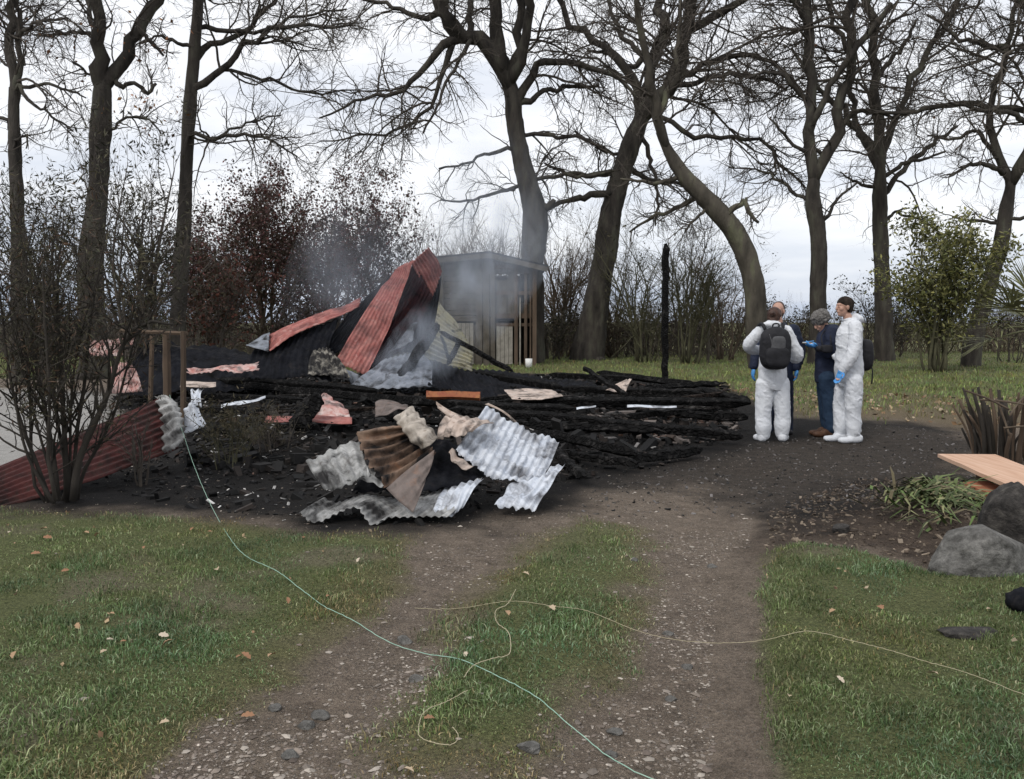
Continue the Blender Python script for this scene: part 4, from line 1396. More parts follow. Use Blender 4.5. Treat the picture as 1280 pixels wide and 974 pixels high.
sheet('roof_sheet', 'blue black scorched roof sheet lying behind the post frame', 'metal sheet',
      [[(140, 492, 14.6), (200, 492, 14.4), (270, 488, 14.4), (350, 486, 14.6)],
       [(150, 468, 15.2), (210, 462, 15.0), (280, 462, 15.2), (350, 468, 15.4)],
       [(165, 444, 16.2), (190, 428, 16.2), (270, 434, 16.4), (340, 446, 16.4)]], 'sheet_black', 14, .016, 'u', .06, 0, 0, 25, group=RG, cfreq=1.4)
sheet('roof_sheet', 'red and white strip lying on the black rubble at left', 'metal sheet',
      [[(232, 468, 13.4), (275, 464, 13.3), (322, 462, 13.4)], [(236, 461, 13.9), (275, 457, 13.9), (322, 452, 13.9)]], 'red_pink', 3, .014, 'v', .05, 0, 0, 26, group=RG, res=(30, 17), ragged=.9)

# --- collapsed roof in the middle
CG = 'collapsed roof sheets in the middle of the wreck'
sheet('roof_sheet', 'bright red roof panel leaning steeply at the peak of the wreck', 'metal sheet',
      [[(418, 452, 14.6), (438, 461, 14.55), (457, 470, 14.5)],
       [(455, 392, 15.0), (472, 398, 14.95), (489, 404, 14.9)],
       [(494, 337, 15.4), (505, 331, 15.4), (517, 326, 15.4)]], 'red_sheet', 8, .009, 'u', .035, 0, 0, 30, group=CG, res=(65, 40), thick=.006, ragged=.3)
sheet('roof_sheet', 'grey torn lower tip of the bright red roof panel', 'metal sheet',
      [[(440, 483, 14.4), (447, 483, 14.4), (452, 482, 14.4)], [(428, 459, 14.52), (443, 466, 14.5), (456, 472, 14.45)]], 'sheet_steel', 3, .014, 'u', .02, 0, 0, 31, group=CG, res=(24, 9))
sheet('roof_sheet', 'dark red ridge sheet folded back at the very top of the wreck', 'metal sheet',
      [[(538, 375, 15.9), (545, 360, 15.95), (553, 340, 16.0)],
       [(525, 352, 15.75), (536, 342, 15.8), (546, 324, 15.9)],
       [(514, 328, 15.5), (524, 320, 15.6), (536, 309, 15.7)]], 'red_sheet', 7, .016, 'u', .02, 0, 0, 32, group=CG, res=(57, 25), thick=.006)
sheet('roof_sheet', 'dark plum underside sheet right of the bright red panel', 'metal sheet',
      [[(458, 468, 14.9), (480, 452, 15.1), (500, 440, 15.3)],
       [(485, 405, 15.2), (508, 404, 15.35), (524, 405, 15.5)],
       [(516, 329, 15.6), (528, 345, 15.7), (540, 372, 15.8)]], 'sheet_plum', 8, .014, 'u', .03, 0, 0, 33, group=CG, res=(65, 25))
sheet('roof_sheet', 'dark sheet standing behind the smoke under the ridge', 'metal sheet',
      [[(500, 440, 15.6), (520, 440, 15.7), (536, 436, 15.8)],
       [(518, 400, 15.8), (530, 395, 15.9), (546, 392, 16.0)],
       [(536, 365, 16.0), (544, 355, 16.1), (552, 345, 16.2)]], 'sheet_black', 6, .014, 'u', .03, 0, 0, 34, group=CG, res=(49, 17))
sheet('roof_sheet', 'pale blue grey sheet low right of the red panel', 'metal sheet',
      [[(486, 441, 15.0), (502, 434, 15.0), (516, 426, 15.05)], [(500, 424, 15.15), (510, 416, 15.15), (518, 412, 15.2)], [(516, 404, 15.3), (519, 403, 15.3), (522, 402, 15.3)]], 'sheet_steel', 4, .008, 'u', .01, 0, 0, 35, group=CG, res=(33, 17))
sheet('roof_sheet', 'black scorched panel left of the bright red roof panel', 'metal sheet',
      [[(392, 450, 14.9), (410, 446, 14.85), (424, 440, 14.8)],
       [(432, 398, 15.2), (446, 396, 15.15), (462, 390, 15.1)],
       [(466, 364, 15.5), (480, 352, 15.5), (496, 340, 15.45)]], 'sheet_black', 7, .014, 'u', .03, 0, 0, 36, group=CG, res=(57, 25))
sheet('roof_sheet', 'red sheet folded downwards, its grey tip pointing left', 'metal sheet',
      [[(336, 438, 14.6), (356, 424, 14.6), (388, 409, 14.7), (420, 396, 15.0), (448, 384, 15.2)],
       [(332, 428, 15.0), (356, 416, 14.8), (390, 401, 15.0), (422, 389, 15.2), (450, 378, 15.3)],
       [(334, 419, 15.2), (360, 408, 15.2), (396, 394, 15.3), (424, 384, 15.4), (452, 373, 15.4)]], 'red_sheet', 4, .018, 'v', .03, 0, 0, 37, group=CG, res=(50, 33), thick=.006, ragged=.3)
sheet('roof_sheet', 'grey curled tip left of the folded down red sheet', 'metal sheet',
      [[(308, 434, 14.7), (322, 436, 14.6), (336, 440, 14.6)], [(312, 430, 14.9), (324, 426, 14.8), (336, 426, 14.8)], [(318, 428, 15.1), (328, 420, 15.1), (338, 417, 15.1)]], 'sheet_steel', 3, .014, 'v', .03, 0, 0, 44, group=CG, res=(20, 21))
sheet('roof_sheet', 'dark sagging sheet below the left pointing red sheet', 'metal sheet',
      [[(300, 470, 14.2), (340, 472, 14.1), (385, 470, 14.1), (415, 476, 14.1)],
       [(310, 452, 14.6), (345, 448, 14.5), (385, 442, 14.5), (408, 448, 14.5)],
       [(318, 434, 15.0), (350, 430, 14.9), (386, 414, 15.0), (424, 394, 15.1)]], 'sheet_black', 12, .016, 'u', .06, 0, 0, 38, group=CG, cfreq=1.6)
sheet('roof_sheet', 'mottled grey sheet crumpled beside the foot of the red panel', 'metal sheet',
      [[(385, 470, 14.0), (410, 470, 14.0), (438, 474, 14.0)], [(388, 446, 14.3), (408, 440, 14.3), (426, 448, 14.3)], [(394, 438, 14.6), (408, 434, 14.6), (420, 440, 14.6)]], 'zinc_sooty', 6, .018, 'u', .05, 0, 0, 39, group=CG, res=(40, 21), cfreq=2)
sheet('roof_sheet', 'yellowish ribbed sheet standing in front of the shed', 'metal sheet',
      [[(530, 448, 16.2), (552, 456, 16.2), (572, 460, 16.2), (590, 465, 16.2)],
       [(540, 410, 16.6), (556, 420, 16.6), (570, 428, 16.6), (590, 440, 16.6)],
       [(548, 374, 17.0), (555, 386, 17.0), (566, 398, 17.0), (574, 410, 17.0)]], 'sheet_yellow', 13, .026, 'v', .015, 0, 0, 40, group=CG, res=(17, 105))
sheet('roof_sheet', 'steel grey sheet lying in the smoke below the leaning post', 'metal sheet',
      [[(440, 484, 13.8), (490, 486, 13.6), (540, 482, 13.6)], [(460, 466, 14.2), (500, 462, 14.1), (540, 460, 14.2)], [(480, 448, 14.7), (505, 440, 14.7), (530, 442, 14.8)]], 'sheet_steel', 8, .014, 'u', .05, 0, 0, 41, group=CG, cfreq=1.5)
sheet('roof_sheet', 'black ribbed sheet with pale scalloped edge right of the leaning post', 'metal sheet',
      [[(535, 482, 13.6), (580, 492, 13.4), (625, 502, 13.2), (660, 505, 13.2)],
       [(530, 464, 14.2), (565, 472, 14.0), (600, 480, 13.9), (640, 488, 13.8)],
       [(530, 449, 14.8), (560, 456, 14.6), (592, 466, 14.5), (625, 476, 14.4)]], 'sheet_black', 14, .014, 'u', .03, 0, 0, 42, group=CG)
sheet('roof_sheet', 'black sheet lying right of the yellowish ribbed sheet', 'metal sheet',
      [[(600, 480, 15.4), (650, 488, 15.0), (700, 490, 14.8), (750, 488, 14.8)],
       [(590, 463, 16.6), (640, 466, 16.4), (690, 472, 16.2), (740, 476, 16.0)]], 'sheet_black', 18, .014, 'u', .05, 0, 0, 43, group=CG, cfreq=1.4)

# --- pale and rusty pieces on the heap
PG_ = 'pale and rusty scraps on the burnt heap'
sheet('metal_scrap', 'cream flat scrap lying among beams right of the black ribbed sheet', 'scrap',
      [[(640, 498, 11.6), (672, 500, 11.5), (704, 495, 11.7)], [(630, 488, 12.4), (660, 486, 12.4), (690, 487, 12.4)]], 'sheet_cream', 2, .006, 'v', .02, 0, 0, 50, group=PG_)
sheet('metal_scrap', 'cream triangular scrap behind the crossed beams', 'scrap',
      [[(757, 488, 13.0), (770, 490, 13.0), (782, 491, 13.0)], [(768, 482, 13.2), (778, 482, 13.2), (786, 480, 13.2)], [(782, 475, 13.4), (786, 474, 13.4), (790, 473, 13.4)]], 'sheet_cream', 2, .008, 'u', .01, 0, 0, 51, group=PG_, res=(20, 13))
sheet('metal_scrap', 'pink sheet scrap bent over in the black rubble', 'scrap',
      [[(372, 520, 9.9), (400, 522, 9.8), (438, 524, 9.8)], [(378, 508, 10.2), (404, 506, 10.1), (432, 514, 10.1)], [(392, 500, 10.5), (404, 490, 10.5), (416, 496, 10.5)]], 'red_pink', 4, .008, 'v', .05, 0, 0, 52, group=PG_)
sheet('metal_scrap', 'dark red strip lying below the pink scrap', 'scrap',
      [[(330, 528, 9.6), (380, 529, 9.5), (440, 529, 9.5)], [(334, 519, 9.9), (384, 520, 9.8), (440, 521, 9.8)]], 'red_sheet', 2, .012, 'v', .02, 0, 0, 53, group=PG_, res=(30, 17))
sheet('metal_scrap', 'thin white sliver on the long black beam, nearer the front heap', 'scrap',
      [[(715, 513, 10.9), (745, 509, 10.9)], [(716, 510, 11.0), (745, 507, 11.0)]], 'zinc_white', 1, .004, 'u', .01, 0, 0, 54, group=PG_, res=(12, 5))
sheet('metal_scrap', 'thin white sliver on the long black beam, nearer the people', 'scrap',
      [[(784, 509, 10.9), (846, 509, 10.9)], [(784, 506, 11.0), (846, 507, 11.0)]], 'zinc_white', 1, .004, 'u', .01, 0, 0, 55, group=PG_, res=(12, 5))
sheet('metal_scrap', 'white bent strip across the rubble left of the pink scrap', 'scrap',
      [[(276, 509, 10.2), (305, 506, 10.2), (332, 498, 10.4)], [(276, 505, 10.3), (305, 502, 10.3), (332, 495, 10.5)]], 'zinc_white', 1, .01, 'u', .02, 0, 0, 56, group=PG_, res=(20, 7))
sheet('metal_scrap', 'white drip shaped scrap beside the curled grey sheet end', 'scrap',
      [[(236, 506, 9.0), (252, 508, 9.0)], [(238, 496, 9.1), (250, 494, 9.1)], [(238, 486, 9.3), (254, 487, 9.3)]], 'zinc_white', 2, .012, 'u', .03, 0, 0, 57, group=PG_, res=(16, 13))
sheet('metal_scrap', 'tan board scrap behind the post frame', 'scrap',
      [[(225, 484, 11.5), (270, 484, 11.5)], [(226, 476, 11.9), (270, 478, 11.9)]], 'sheet_cream', 1, .004, 'u', .01, 0, 0, 58, group=PG_, res=(12, 7))
sheet('metal_scrap', 'grey mottled scrap in the middle of the rubble', 'scrap',
      [[(468, 516, 10.0), (490, 518, 9.9), (512, 516, 10.0)], [(470, 504, 10.4), (490, 500, 10.4), (505, 504, 10.4)]], 'zinc_brown', 3, .01, 'v', .06, 0, 0, 59, group=PG_)
A = Acc()
p0, p1 = W(533, 496, 11.6), W(600, 497, 11.6)
tube1(A, [p0, (p0 + p1) / 2 + (0, .02, .01), p1], .075, 4, 9, True, rough=.08, seed=3)
c = (p0 + p1) / 2
c[2] -= .08
props(obj('rusty_box_beam', A, M['rust_orange'], None, c), 'short rust orange box beam in the middle of the heap', 'beam')


# --- charred timbers
def beam(label, p0, p1, w, h=None, m='char', seed=0, group='charred beams of the collapsed frame', name='charred_beam', cat='beam', seg=14, rough=.10):
    rng = np.random.default_rng(seed + 900)
    p0, p1 = np.asarray(p0, float), np.asarray(p1, float)
    h = h or w
    T = nrm(p1 - p0)
    up = np.array((0, 0, 1.0)) if abs(T[2]) < .8 else np.array((0, -1.0, 0))
    S = nrm(np.cross(T, up))
    U = np.cross(S, T)
    tw = rng.uniform(-.5, .5)
    prof = np.array([(-1, -.8), (-.8, -1), (.8, -1), (1, -.8), (1, .8), (.8, 1), (-.8, 1), (-1, .8)]) * .5
    c, s = math.cos(tw), math.sin(tw)
    prof = prof @ np.array([[c, s], [-s, c]])
    t = np.linspace(0, 1, seg)
    t[1:-1] += rng.normal(0, .01, seg - 2)
    L = np.linalg.norm(p1 - p0)
    sag = .012 * L * np.sin(t * math.pi) * rng.uniform(-1, .6)
    cen = p0 + (p1 - p0) * t[:, None] + np.outer(sag, (0, 0, 1)) + rng.normal(0, .006, (seg, 3))
    sc = 1 + .12 * fbm(t * L * 2 + seed * 3.1, 0 * t, 0, 2, seed)
    e = np.minimum(1, .35 + np.minimum(t, 1 - t) * L / .12)
    V = cen[:, None, :] + (prof[None, :, 0, None] * w * S + prof[None, :, 1, None] * h * U) * (sc * e)[:, None, None]
    V = V + rng.normal(0, rough * .25 * min(w, h), V.shape)
    n = 8
    i = np.arange(seg * n).reshape(seg, n)
    q = np.stack([i[:-1], np.roll(i[:-1], -1, 1), np.roll(i[1:], -1, 1), i[1:]], -1).reshape(-1, 4)
    V = np.concatenate([V.reshape(-1, 3), cen[:1], cen[-1:]])
    tt = [(seg * n, i[0, (j + 1) % n], i[0, j]) for j in range(n)] + [(seg * n + 1, i[-1, j], i[-1, (j + 1) % n]) for j in range(n)]
    A = Acc()
    A.add(V, q, tt)
    cc = (p0 + p1) / 2
    cc[2] = min(p0[2], p1[2]) - h / 2
    return props(obj(name, A, M[m], None, cc), label, cat, group)


BEAMS = [
    # px0, py0, z0, px1, py1, z1, width px, label
    (232, 474, .45, 470, 488, .45, 11, 'long charred beam across the heap below the left pointing red sheet'),
    (300, 480, .42, 548, 504, .42, 13, 'long charred beam ending at the rust orange box beam'),
    (500, 498, .40, 720, 512, .40, 14, 'charred beam right behind the tilted white sheet'),
    (622, 502, .38, 938, 504, .34, 15, 'longest charred beam, running level toward the investigators'),
    (640, 516, .33, 926, 545, .20, 15, 'thick charred beam slanting down toward the white boots'),
    (655, 530, .28, 822, 537, .24, 12, 'charred beam lying behind the white folded sheet'),
    (672, 540, .22, 794, 567, .16, 15, 'charred beam pointing at the short log in the track'),
    (786, 574, .10, 877, 562, .10, 16, 'short thick charred log lying apart at the edge of the track'),
    (698, 566, .12, 797, 580, .10, 13, 'charred beam beside the short log, nearest the track'),
    (694, 562, .16, 731, 597, .08, 13, 'short charred stub right of the tilted white sheet'),
    (729, 459, .75, 783, 493, .42, 7, 'thin charred lath sloping down in front of the cream triangle'),
    (687, 468, .40, 788, 473, .40, 9, 'brown black beam at the far edge of the heap'),
    (746, 466, .40, 874, 482, .36, 10, 'charred beam at the far edge near the upright post'),
    (870, 488, .30, 936, 503, .22, 14, 'charred beam end lying left of the woman with the backpack'),
    (850, 518, .26, 934, 522, .20, 14, 'charred beam end just left of the white trousers'),
    (856, 534, .18, 928, 546, .12, 14, 'lowest charred beam end beside the white boots'),
    (591, 466, .55, 702, 484, .48, 11, 'charred beam right of the yellowish ribbed sheet'),
    (560, 512, .34, 700, 522, .34, 13, 'charred beam hidden behind the tilted white sheet'),
    (236, 492, .30, 380, 500, .30, 11, 'charred beam left of the pink scrap'),
    (430, 520, .28, 560, 528, .28, 11, 'charred beam behind the tan curled sheet'),
    (246, 512, .26, 345, 516, .26, 10, 'charred beam behind the low brown plant'),
    (700, 486, .36, 880, 492, .34, 11, 'charred beam lying behind the longest beam'),
    (780, 520, .28, 900, 512, .28, 10, 'charred beam crossing over the thick slanting beam'),
    (810, 486, .36, 900, 480, .34, 9, 'charred beam left of the far litter strip'),
    (620, 548, .2, 700, 556, .2, 11, 'charred beam tucked under the tilted white sheet'),
]
for i, (a, b, z0, c_, d_, z1, w, lab) in enumerate(BEAMS):
    P0, P1 = H_(a, b, z0), H_(c_, d_, z1)
    wm = w * (P0[1] + P1[1]) / 2 / FPX * .78
    beam(lab, P0, P1, wm, wm * .9, 'char', i)
rng_b = np.random.default_rng(77)
for i in range(64):
    px = rng_b.uniform(250, 900)
    py = rng_b.uniform(476, 548)
    if px < 640 and py > 530:
        py -= 40
    if px > 650 and py > 528:
        py -= 34
    P0 = H_(px, py, rng_b.uniform(.12, .34))
    a = rng_b.normal(-.1, .75)
    L = rng_b.uniform(.7, 2.3)
    P1 = P0 + np.array((math.cos(a) * L, math.sin(a) * L, rng_b.normal(0, .06)))
    while P1[0] / P1[1] * FPX * CT + 640 > 915:
        P1 = P0 * .3 + P1 * .7
        if np.linalg.norm(P1 - P0) < .3:
            P1 = P0 - np.array((.7, .1, 0))
    wd = rng_b.uniform(.025, .085)
    mk = ('char', 'char_ash', 'char', 'char_brown', 'char_ash')[i % 5]
    kind_ = {'char': 'black charred', 'char_ash': 'grey ash coated', 'char_brown': 'brown scorched'}[mk]
    beam(kind_ + ' beam fragment lying loose among the long burnt beams', P0, P1, wd, wd * rng_b.uniform(.5, 1), mk, 100 + i, kind_ + ' beam fragments strewn in the heap', seg=8, rough=.3)
beam('thick charred log stub leaning up left of the front heap', W(368, 536, 9.2), W(398, 494, 9.6), .17, .17, 'char', 201)
beam('charred post leaning right out of the smoke', W(494, 482, 13.9), W(547, 405, 14.4), .15, .15, 'char', 202, seg=18, rough=.2)
beam('tall upright burnt post standing alone behind the beams', W(831, 482, 19.6), W(832, 305, 19.6), .125, .125, 'char', 203, seg=22, rough=.16)
for lab, a, b, w in [('thin charred rod sloping right in front of the yellowish ribbed sheet', W(549, 414, 15.0), W(641, 465, 14.6), .075),
                     ('short charred brace in front of the yellowish ribbed sheet', W(551, 419, 15.1), W(562, 452, 14.9), .05),
                     ('short charred strut crossing the thin sloping rod', W(575, 426, 15.0), W(559, 456, 14.8), .09)]:
    beam(lab, a, b, w, w, 'char', int(w * 1000) + 204)

# --- post frame on the left
fr = root('post_frame', basexy(205, 520), 'brown wooden post frame with crossbar standing left of the wreck', 'frame')
for nm, a, b, w in [('post', (183, 498, 10.6), (190, 420, 10.6), .05), ('post', (206, 500, 10.4), (208, 417, 10.4), .085), ('post', (226, 512, 9.9), (229, 414, 9.9), .055), ('crossbar', (150, 413, 10.25), (234, 417, 10.0), .045)]:
    A = Acc()
    P0, P1 = W(*a), W(*b)
    if nm == 'post':
        P0[2] = hz(P0[0], P0[1]) - .05
    tube1(A, [P0, P0 * .6 + P1 * .4 + (.01, 0, 0), P1], w / 2 * 1.2, 6, 8, True, rough=.06, seed=int(a[0]))
    obj(nm, A, M['wood_brown'], fr)

# --- loose rubble
def scatter_poly(rng, poly, n):
    P = np.array(poly)
    lo, hi = P.min(0), P.max(0)
    out = np.zeros((0, 2))
    while len(out) < n:
        c = rng.uniform(lo, hi, (n * 2, 2))
        c = c[poly_sd(c[:, 0], c[:, 1], poly) < 0]
        out = np.concatenate([out, c])
    return out[:n]


def chunks(n_, poly, size, cols, seed, flat=.5, up=.0):
    rng = np.random.default_rng(seed)
    p = scatter_poly(rng, poly, n_)
    z = hgt(p[:, 0], p[:, 1])
    s = size * np.exp(np.clip(rng.normal(0, .55, n_), -1.4, 1.0))
    base = np.array([(x, y, zz) for x in (-.5, .5) for y in (-.5, .5) for zz in (-.5, .5)])
    q = np.array([(0, 1, 3, 2), (4, 6, 7, 5), (0, 4, 5, 1), (2, 3, 7, 6), (0, 2, 6, 4), (1, 5, 7, 3)])
    a = rng.uniform(0, 6.28, n_)
    tl = rng.normal(0, .5, n_)
    dims = np.stack([s * rng.uniform(.8, 2.6, n_), s * rng.uniform(.5, 1.1, n_), s * rng.uniform(.2, flat * 1.5, n_)], 1)
    v = base[None] * dims[:, None, :] * (1 + rng.normal(0, .14, (n_, 8, 3)))
    c, sn = np.cos(tl)[:, None], np.sin(tl)[:, None]
    v = np.stack([v[..., 0] * c + v[..., 2] * sn, v[..., 1], -v[..., 0] * sn + v[..., 2] * c], -1)
    c, sn = np.cos(a)[:, None], np.sin(a)[:, None]
    v = np.stack([v[..., 0] * c - v[..., 1] * sn, v[..., 0] * sn + v[..., 1] * c, v[..., 2]], -1)
    v = v + np.concatenate([p, (z + up + s * .12)[:, None]], 1)[:, None, :]
    qq = (q[None] + 8 * np.arange(n_)[:, None, None]).reshape(-1, 4)
    cc = np.asarray(cols)[rng.integers(0, len(cols), n_)] * (1 + .25 * rng.normal(0, 1, (n_, 1)))
    A = Acc()
    A.add(v.reshape(-1, 3), qq, None, np.repeat(np.clip(cc, .004, .9), 8, 0))
    return A


BLACKS = ((.005, .005, .005), (.009, .0085, .0085), (.013, .012, .0115), (.007, .007, .0075), (.03, .024, .021))
o = obj('charred_rubble', chunks(9000, RUBBLE, .055, BLACKS, 400), M['pebble'])
props(o, 'black charcoal rubble and ash covering the burnt heap', 'rubble', None, 'stuff')
ASHRING = PG([(100, 600), (250, 640), (400, 655), (560, 660), (700, 605), (800, 595), (890, 560), (918, 545), (918, 525), (915, 500), (640, 480), (200, 480)])
o = obj('charred_crumbs', chunks(9000, ASHRING, .024, BLACKS, 401), M['pebble'])
props(o, 'fine black crumbs scattered round the burnt heap', 'rubble', None, 'stuff')
FRONTASH = PG([(230, 480), (250, 640), (400, 655), (520, 640), (640, 560), (640, 490)])
o = obj('pale_flakes', chunks(700, FRONTASH, .022, ((.5, .49, .48), (.35, .34, .33), (.6, .58, .55)), 402, .2), M['pebble'])
props(o, 'pale ash flakes and plaster bits on the black rubble', 'rubble', None, 'stuff')
o = obj('ash_flakes', chunks(700, RUBBLE, .030, ((.20, .19, .185), (.12, .10, .09), (.30, .29, .28), (.10, .06, .045)), 406, .2, .03), M['pebble'])
props(o, 'grey and brown ash flakes lying over the whole burnt heap', 'rubble', None, 'stuff')
o = obj('brown_rubble', chunks(900, PG([(640, 520), (790, 560), (900, 552), (930, 535), (800, 520)]), .05, ((.09, .05, .035), (.06, .045, .038), (.14, .12, .11), (.02, .02, .02)), 403), M['pebble'])
props(o, 'brown and grey crumbled rubble between the right hand beams', 'rubble', None, 'stuff')


# @@SMOKE
# ------------------------------------------------------------------ smoke
def smoke(name, label, pts, dens, seed, scale=1.6):
    """one closed lumpy shell round the plume's path; inside it a wispy volume"""
    P = np.array([W(*p[:3]) for p in pts])
    R = np.array([p[3] * p[2] / FPX for p in pts])
    A4 = catmull(np.concatenate([P, R[:, None]], 1), 16)
    V, q, t = tubes(A4[None, :, :3], A4[None, :, 3], 16, True)
    A = Acc()
    A.add(V, q, t)
    m = bpy.data.materials.new(name)
    m.use_nodes = True
    n, l = m.node_tree.nodes, m.node_tree.links
    for x in list(n):
        if x.type == 'BSDF_PRINCIPLED':
            n.remove(x)
    out = [x for x in n if x.type == 'OUTPUT_MATERIAL'][0]
    pv = n.new('ShaderNodeVolumePrincipled')
    pv.inputs['Color'].default_value = (.80, .87, .98, 1)
    pv.inputs['Anisotropy'].default_value = .25
    tcn = n.new('ShaderNodeTexCoord')
    mpn = n.new('ShaderNodeMapping')
    mpn.inputs['Rotation'].default_value = (0, .5, 0)
    mpn.inputs['Scale'].default_value = (1.0, 1.0, .55)
    mpn.inputs['Location'].default_value = (seed, seed, 0)
    l.new(tcn.outputs['Object'], mpn.inputs['Vector'])
    no = n.new('ShaderNodeTexNoise')
    no.inputs['Scale'].default_value = scale
    no.inputs['Detail'].default_value = 5
    no.inputs['Roughness'].default_value = .6
    no.inputs['Distortion'].default_value = .8
    l.new(mpn.outputs['Vector'], no.inputs['Vector'])
    mr = n.new('ShaderNodeMapRange')
    mr.inputs['From Min'].default_value = .42
    mr.inputs['From Max'].default_value = .72
    l.new(no.outputs['Fac'], mr.inputs['Value'])
    # fade to nothing at the shell: generated coordinates run 0..1 over the shell's box
    vs = n.new('ShaderNodeVectorMath')
    vs.operation = 'SUBTRACT'
    vs.inputs[1].default_value = (.5, .5, .5)
    l.new(tcn.outputs['Generated'], vs.inputs[0])
    vl = n.new('ShaderNodeVectorMath')
    vl.operation = 'LENGTH'
    l.new(vs.outputs[0], vl.inputs[0])
    fo = n.new('ShaderNodeMapRange')
    fo.interpolation_type = 'SMOOTHSTEP'
    fo.inputs['From Min'].default_value = .52
    fo.inputs['From Max'].default_value = .05
    l.new(vl.outputs['Value'], fo.inputs['Value'])
    mu = n.new('ShaderNodeMath')
    mu.operation = 'MULTIPLY'
    l.new(mr.outputs['Result'], mu.inputs[0])
    l.new(fo.outputs['Result'], mu.inputs[1])
    m2 = n.new('ShaderNodeMath')
    m2.operation = 'MULTIPLY'
    m2.inputs[1].default_value = dens
    l.new(mu.outputs[0], m2.inputs[0])
    l.new(m2.outputs[0], pv.inputs['Density'])
    l.new(pv.outputs['Volume'], out.inputs['Volume'])
    c = A4[:, :3].mean(0)
    o = obj(name, A, m, None, c)
    return props(o, label, 'smoke', None, 'stuff')


smoke('smoke', 'blue grey smoke drifting up between the red ridge sheet and the shed', [(520, 470, 14.6, 40), (545, 420, 15.0, 60), (585, 350, 15.8, 80), (620, 270, 16.6, 90), (640, 190, 17.2, 80)], .95, 3.0, 1.3)
smoke('smoke', 'dense white smoke low at the foot of the leaning charred post', [(440, 474, 13.8, 24), (490, 466, 13.8, 40), (530, 440, 14.1, 48), (555, 390, 14.5, 36)], 3.6, 7.0, 1.8)
smoke('smoke', 'thin smoke veil over the left pointing red sheet and dark trees', [(330, 440, 14.2, 30), (390, 400, 14.4, 60), (440, 340, 14.8, 80), (480, 270, 15.4, 80)], .38, 11.0, 1.0)
# @@PEOPLE
# ------------------------------------------------------------------ people
def remeshed(acc, voxel, smooth_n=4, name='tmp'):
    """one continuous surface from overlapping closed shapes"""
    me = acc.mesh(name)
    o = bpy.data.objects.new(name, me)
    COL.objects.link(o)
    rm = o.modifiers.new('r', 'REMESH')
    rm.mode = 'VOXEL'
    rm.voxel_size = voxel
    sm = o.modifiers.new('s', 'SMOOTH')
    sm.factor = .5
    sm.iterations = smooth_n
    dg = bpy.context.evaluated_depsgraph_get()
    dg.update()
    m2 = bpy.data.meshes.new_from_object(o.evaluated_get(dg))
    bpy.data.objects.remove(o)
    return m2


def verts_of(me):
    a = np.zeros(len(me.vertices) * 3, np.float32)
    me.vertices.foreach_get('co', a)
    nn = np.zeros(len(me.vertices) * 3, np.float32)
    me.vertices.foreach_get('normal', nn)
    return a.reshape(-1, 3).astype(float), nn.reshape(-1, 3).astype(float)


def body_part(name, acc, m, parent, voxel=.011, smooth_n=4, fold=0.0, seed=0, fscale=1.0):
    me = remeshed(acc, voxel, smooth_n, name)
    V, N = verts_of(me)
    if fold:
        f = fbm(V[:, 0] * 8 * fscale + V[:, 2] * 3, V[:, 1] * 8 * fscale, V[:, 2] * 8 * fscale, 4, seed)
        ridg = 1 - 2 * np.abs(fbm(V[:, 0] * 5 * fscale + 2 * f, V[:, 1] * 5 * fscale, V[:, 2] * 7 * fscale + 4 * V[:, 0], 3, seed + 5))
        # drag folds: long creases slanting down the limbs
        u_ = V[:, 2] * 4.6 + 4.6 * V[:, 0] + .6 * f
        g2 = fbm(u_ * fscale * 1.6, (V[:, 1] * 5 - V[:, 0] * 3) * fscale, V[:, 2] * 1.5 * fscale, 2, seed + 9)
        sharp = (1 - np.abs(g2)) ** 3
        V = V + N * (fold * (.45 * f + .5 * (ridg - .4) + 1.25 * (sharp - .45)))[:, None]
    off = np.array(parent.location)
    me.vertices.foreach_set('co', (V - off).astype(np.float32).ravel())
    me.polygons.foreach_set('use_smooth', np.ones(len(me.polygons), bool))
    me.update()
    me.name = name
    return link(name, me, m, parent)


def limb(acc, pts, rad, s=14):
    """closed rounded tube through joints"""
    pts = [np.asarray(p, float) for p in pts]
    A = np.concatenate([np.array(pts), np.asarray(rad, float)[:, None]], 1)
    C = catmull(A, 6 * len(pts))
    V, q, t = tubes(C[None, :, :3], C[None, :, 3], s, True)
    acc.add(V, q, t)
    for e in (0, -1):
        ellipsoid(acc, C[e, :3], [C[e, 3]] * 3, s, 8)


def torso(acc, secs):
    """stack of elliptical sections (centre, rx, ry)"""
    n = 20
    a = np.arange(n) * 2 * math.pi / n
    C = catmull(np.array([(*c, rx, ry) for c, rx, ry in secs]), 5 * len(secs))
    V = np.stack([C[:, None, 0] + C[:, None, 3] * np.cos(a), C[:, None, 1] + C[:, None, 4] * np.sin(a), C[:, None, 2] + 0 * a], -1)
    k = len(C)
    i = np.arange(k * n).reshape(k, n)
    q = np.stack([i[:-1], np.roll(i[:-1], -1, 1), np.roll(i[1:], -1, 1), i[1:]], -1).reshape(-1, 4)
    V = np.concatenate([V.reshape(-1, 3), C[:1, :3], C[-1:, :3]])
    t = [(k * n, i[0, (j + 1) % n], i[0, j]) for j in range(n)] + [(k * n + 1, i[-1, j], i[-1, (j + 1) % n]) for j in range(n)]
    acc.add(V, q, t)


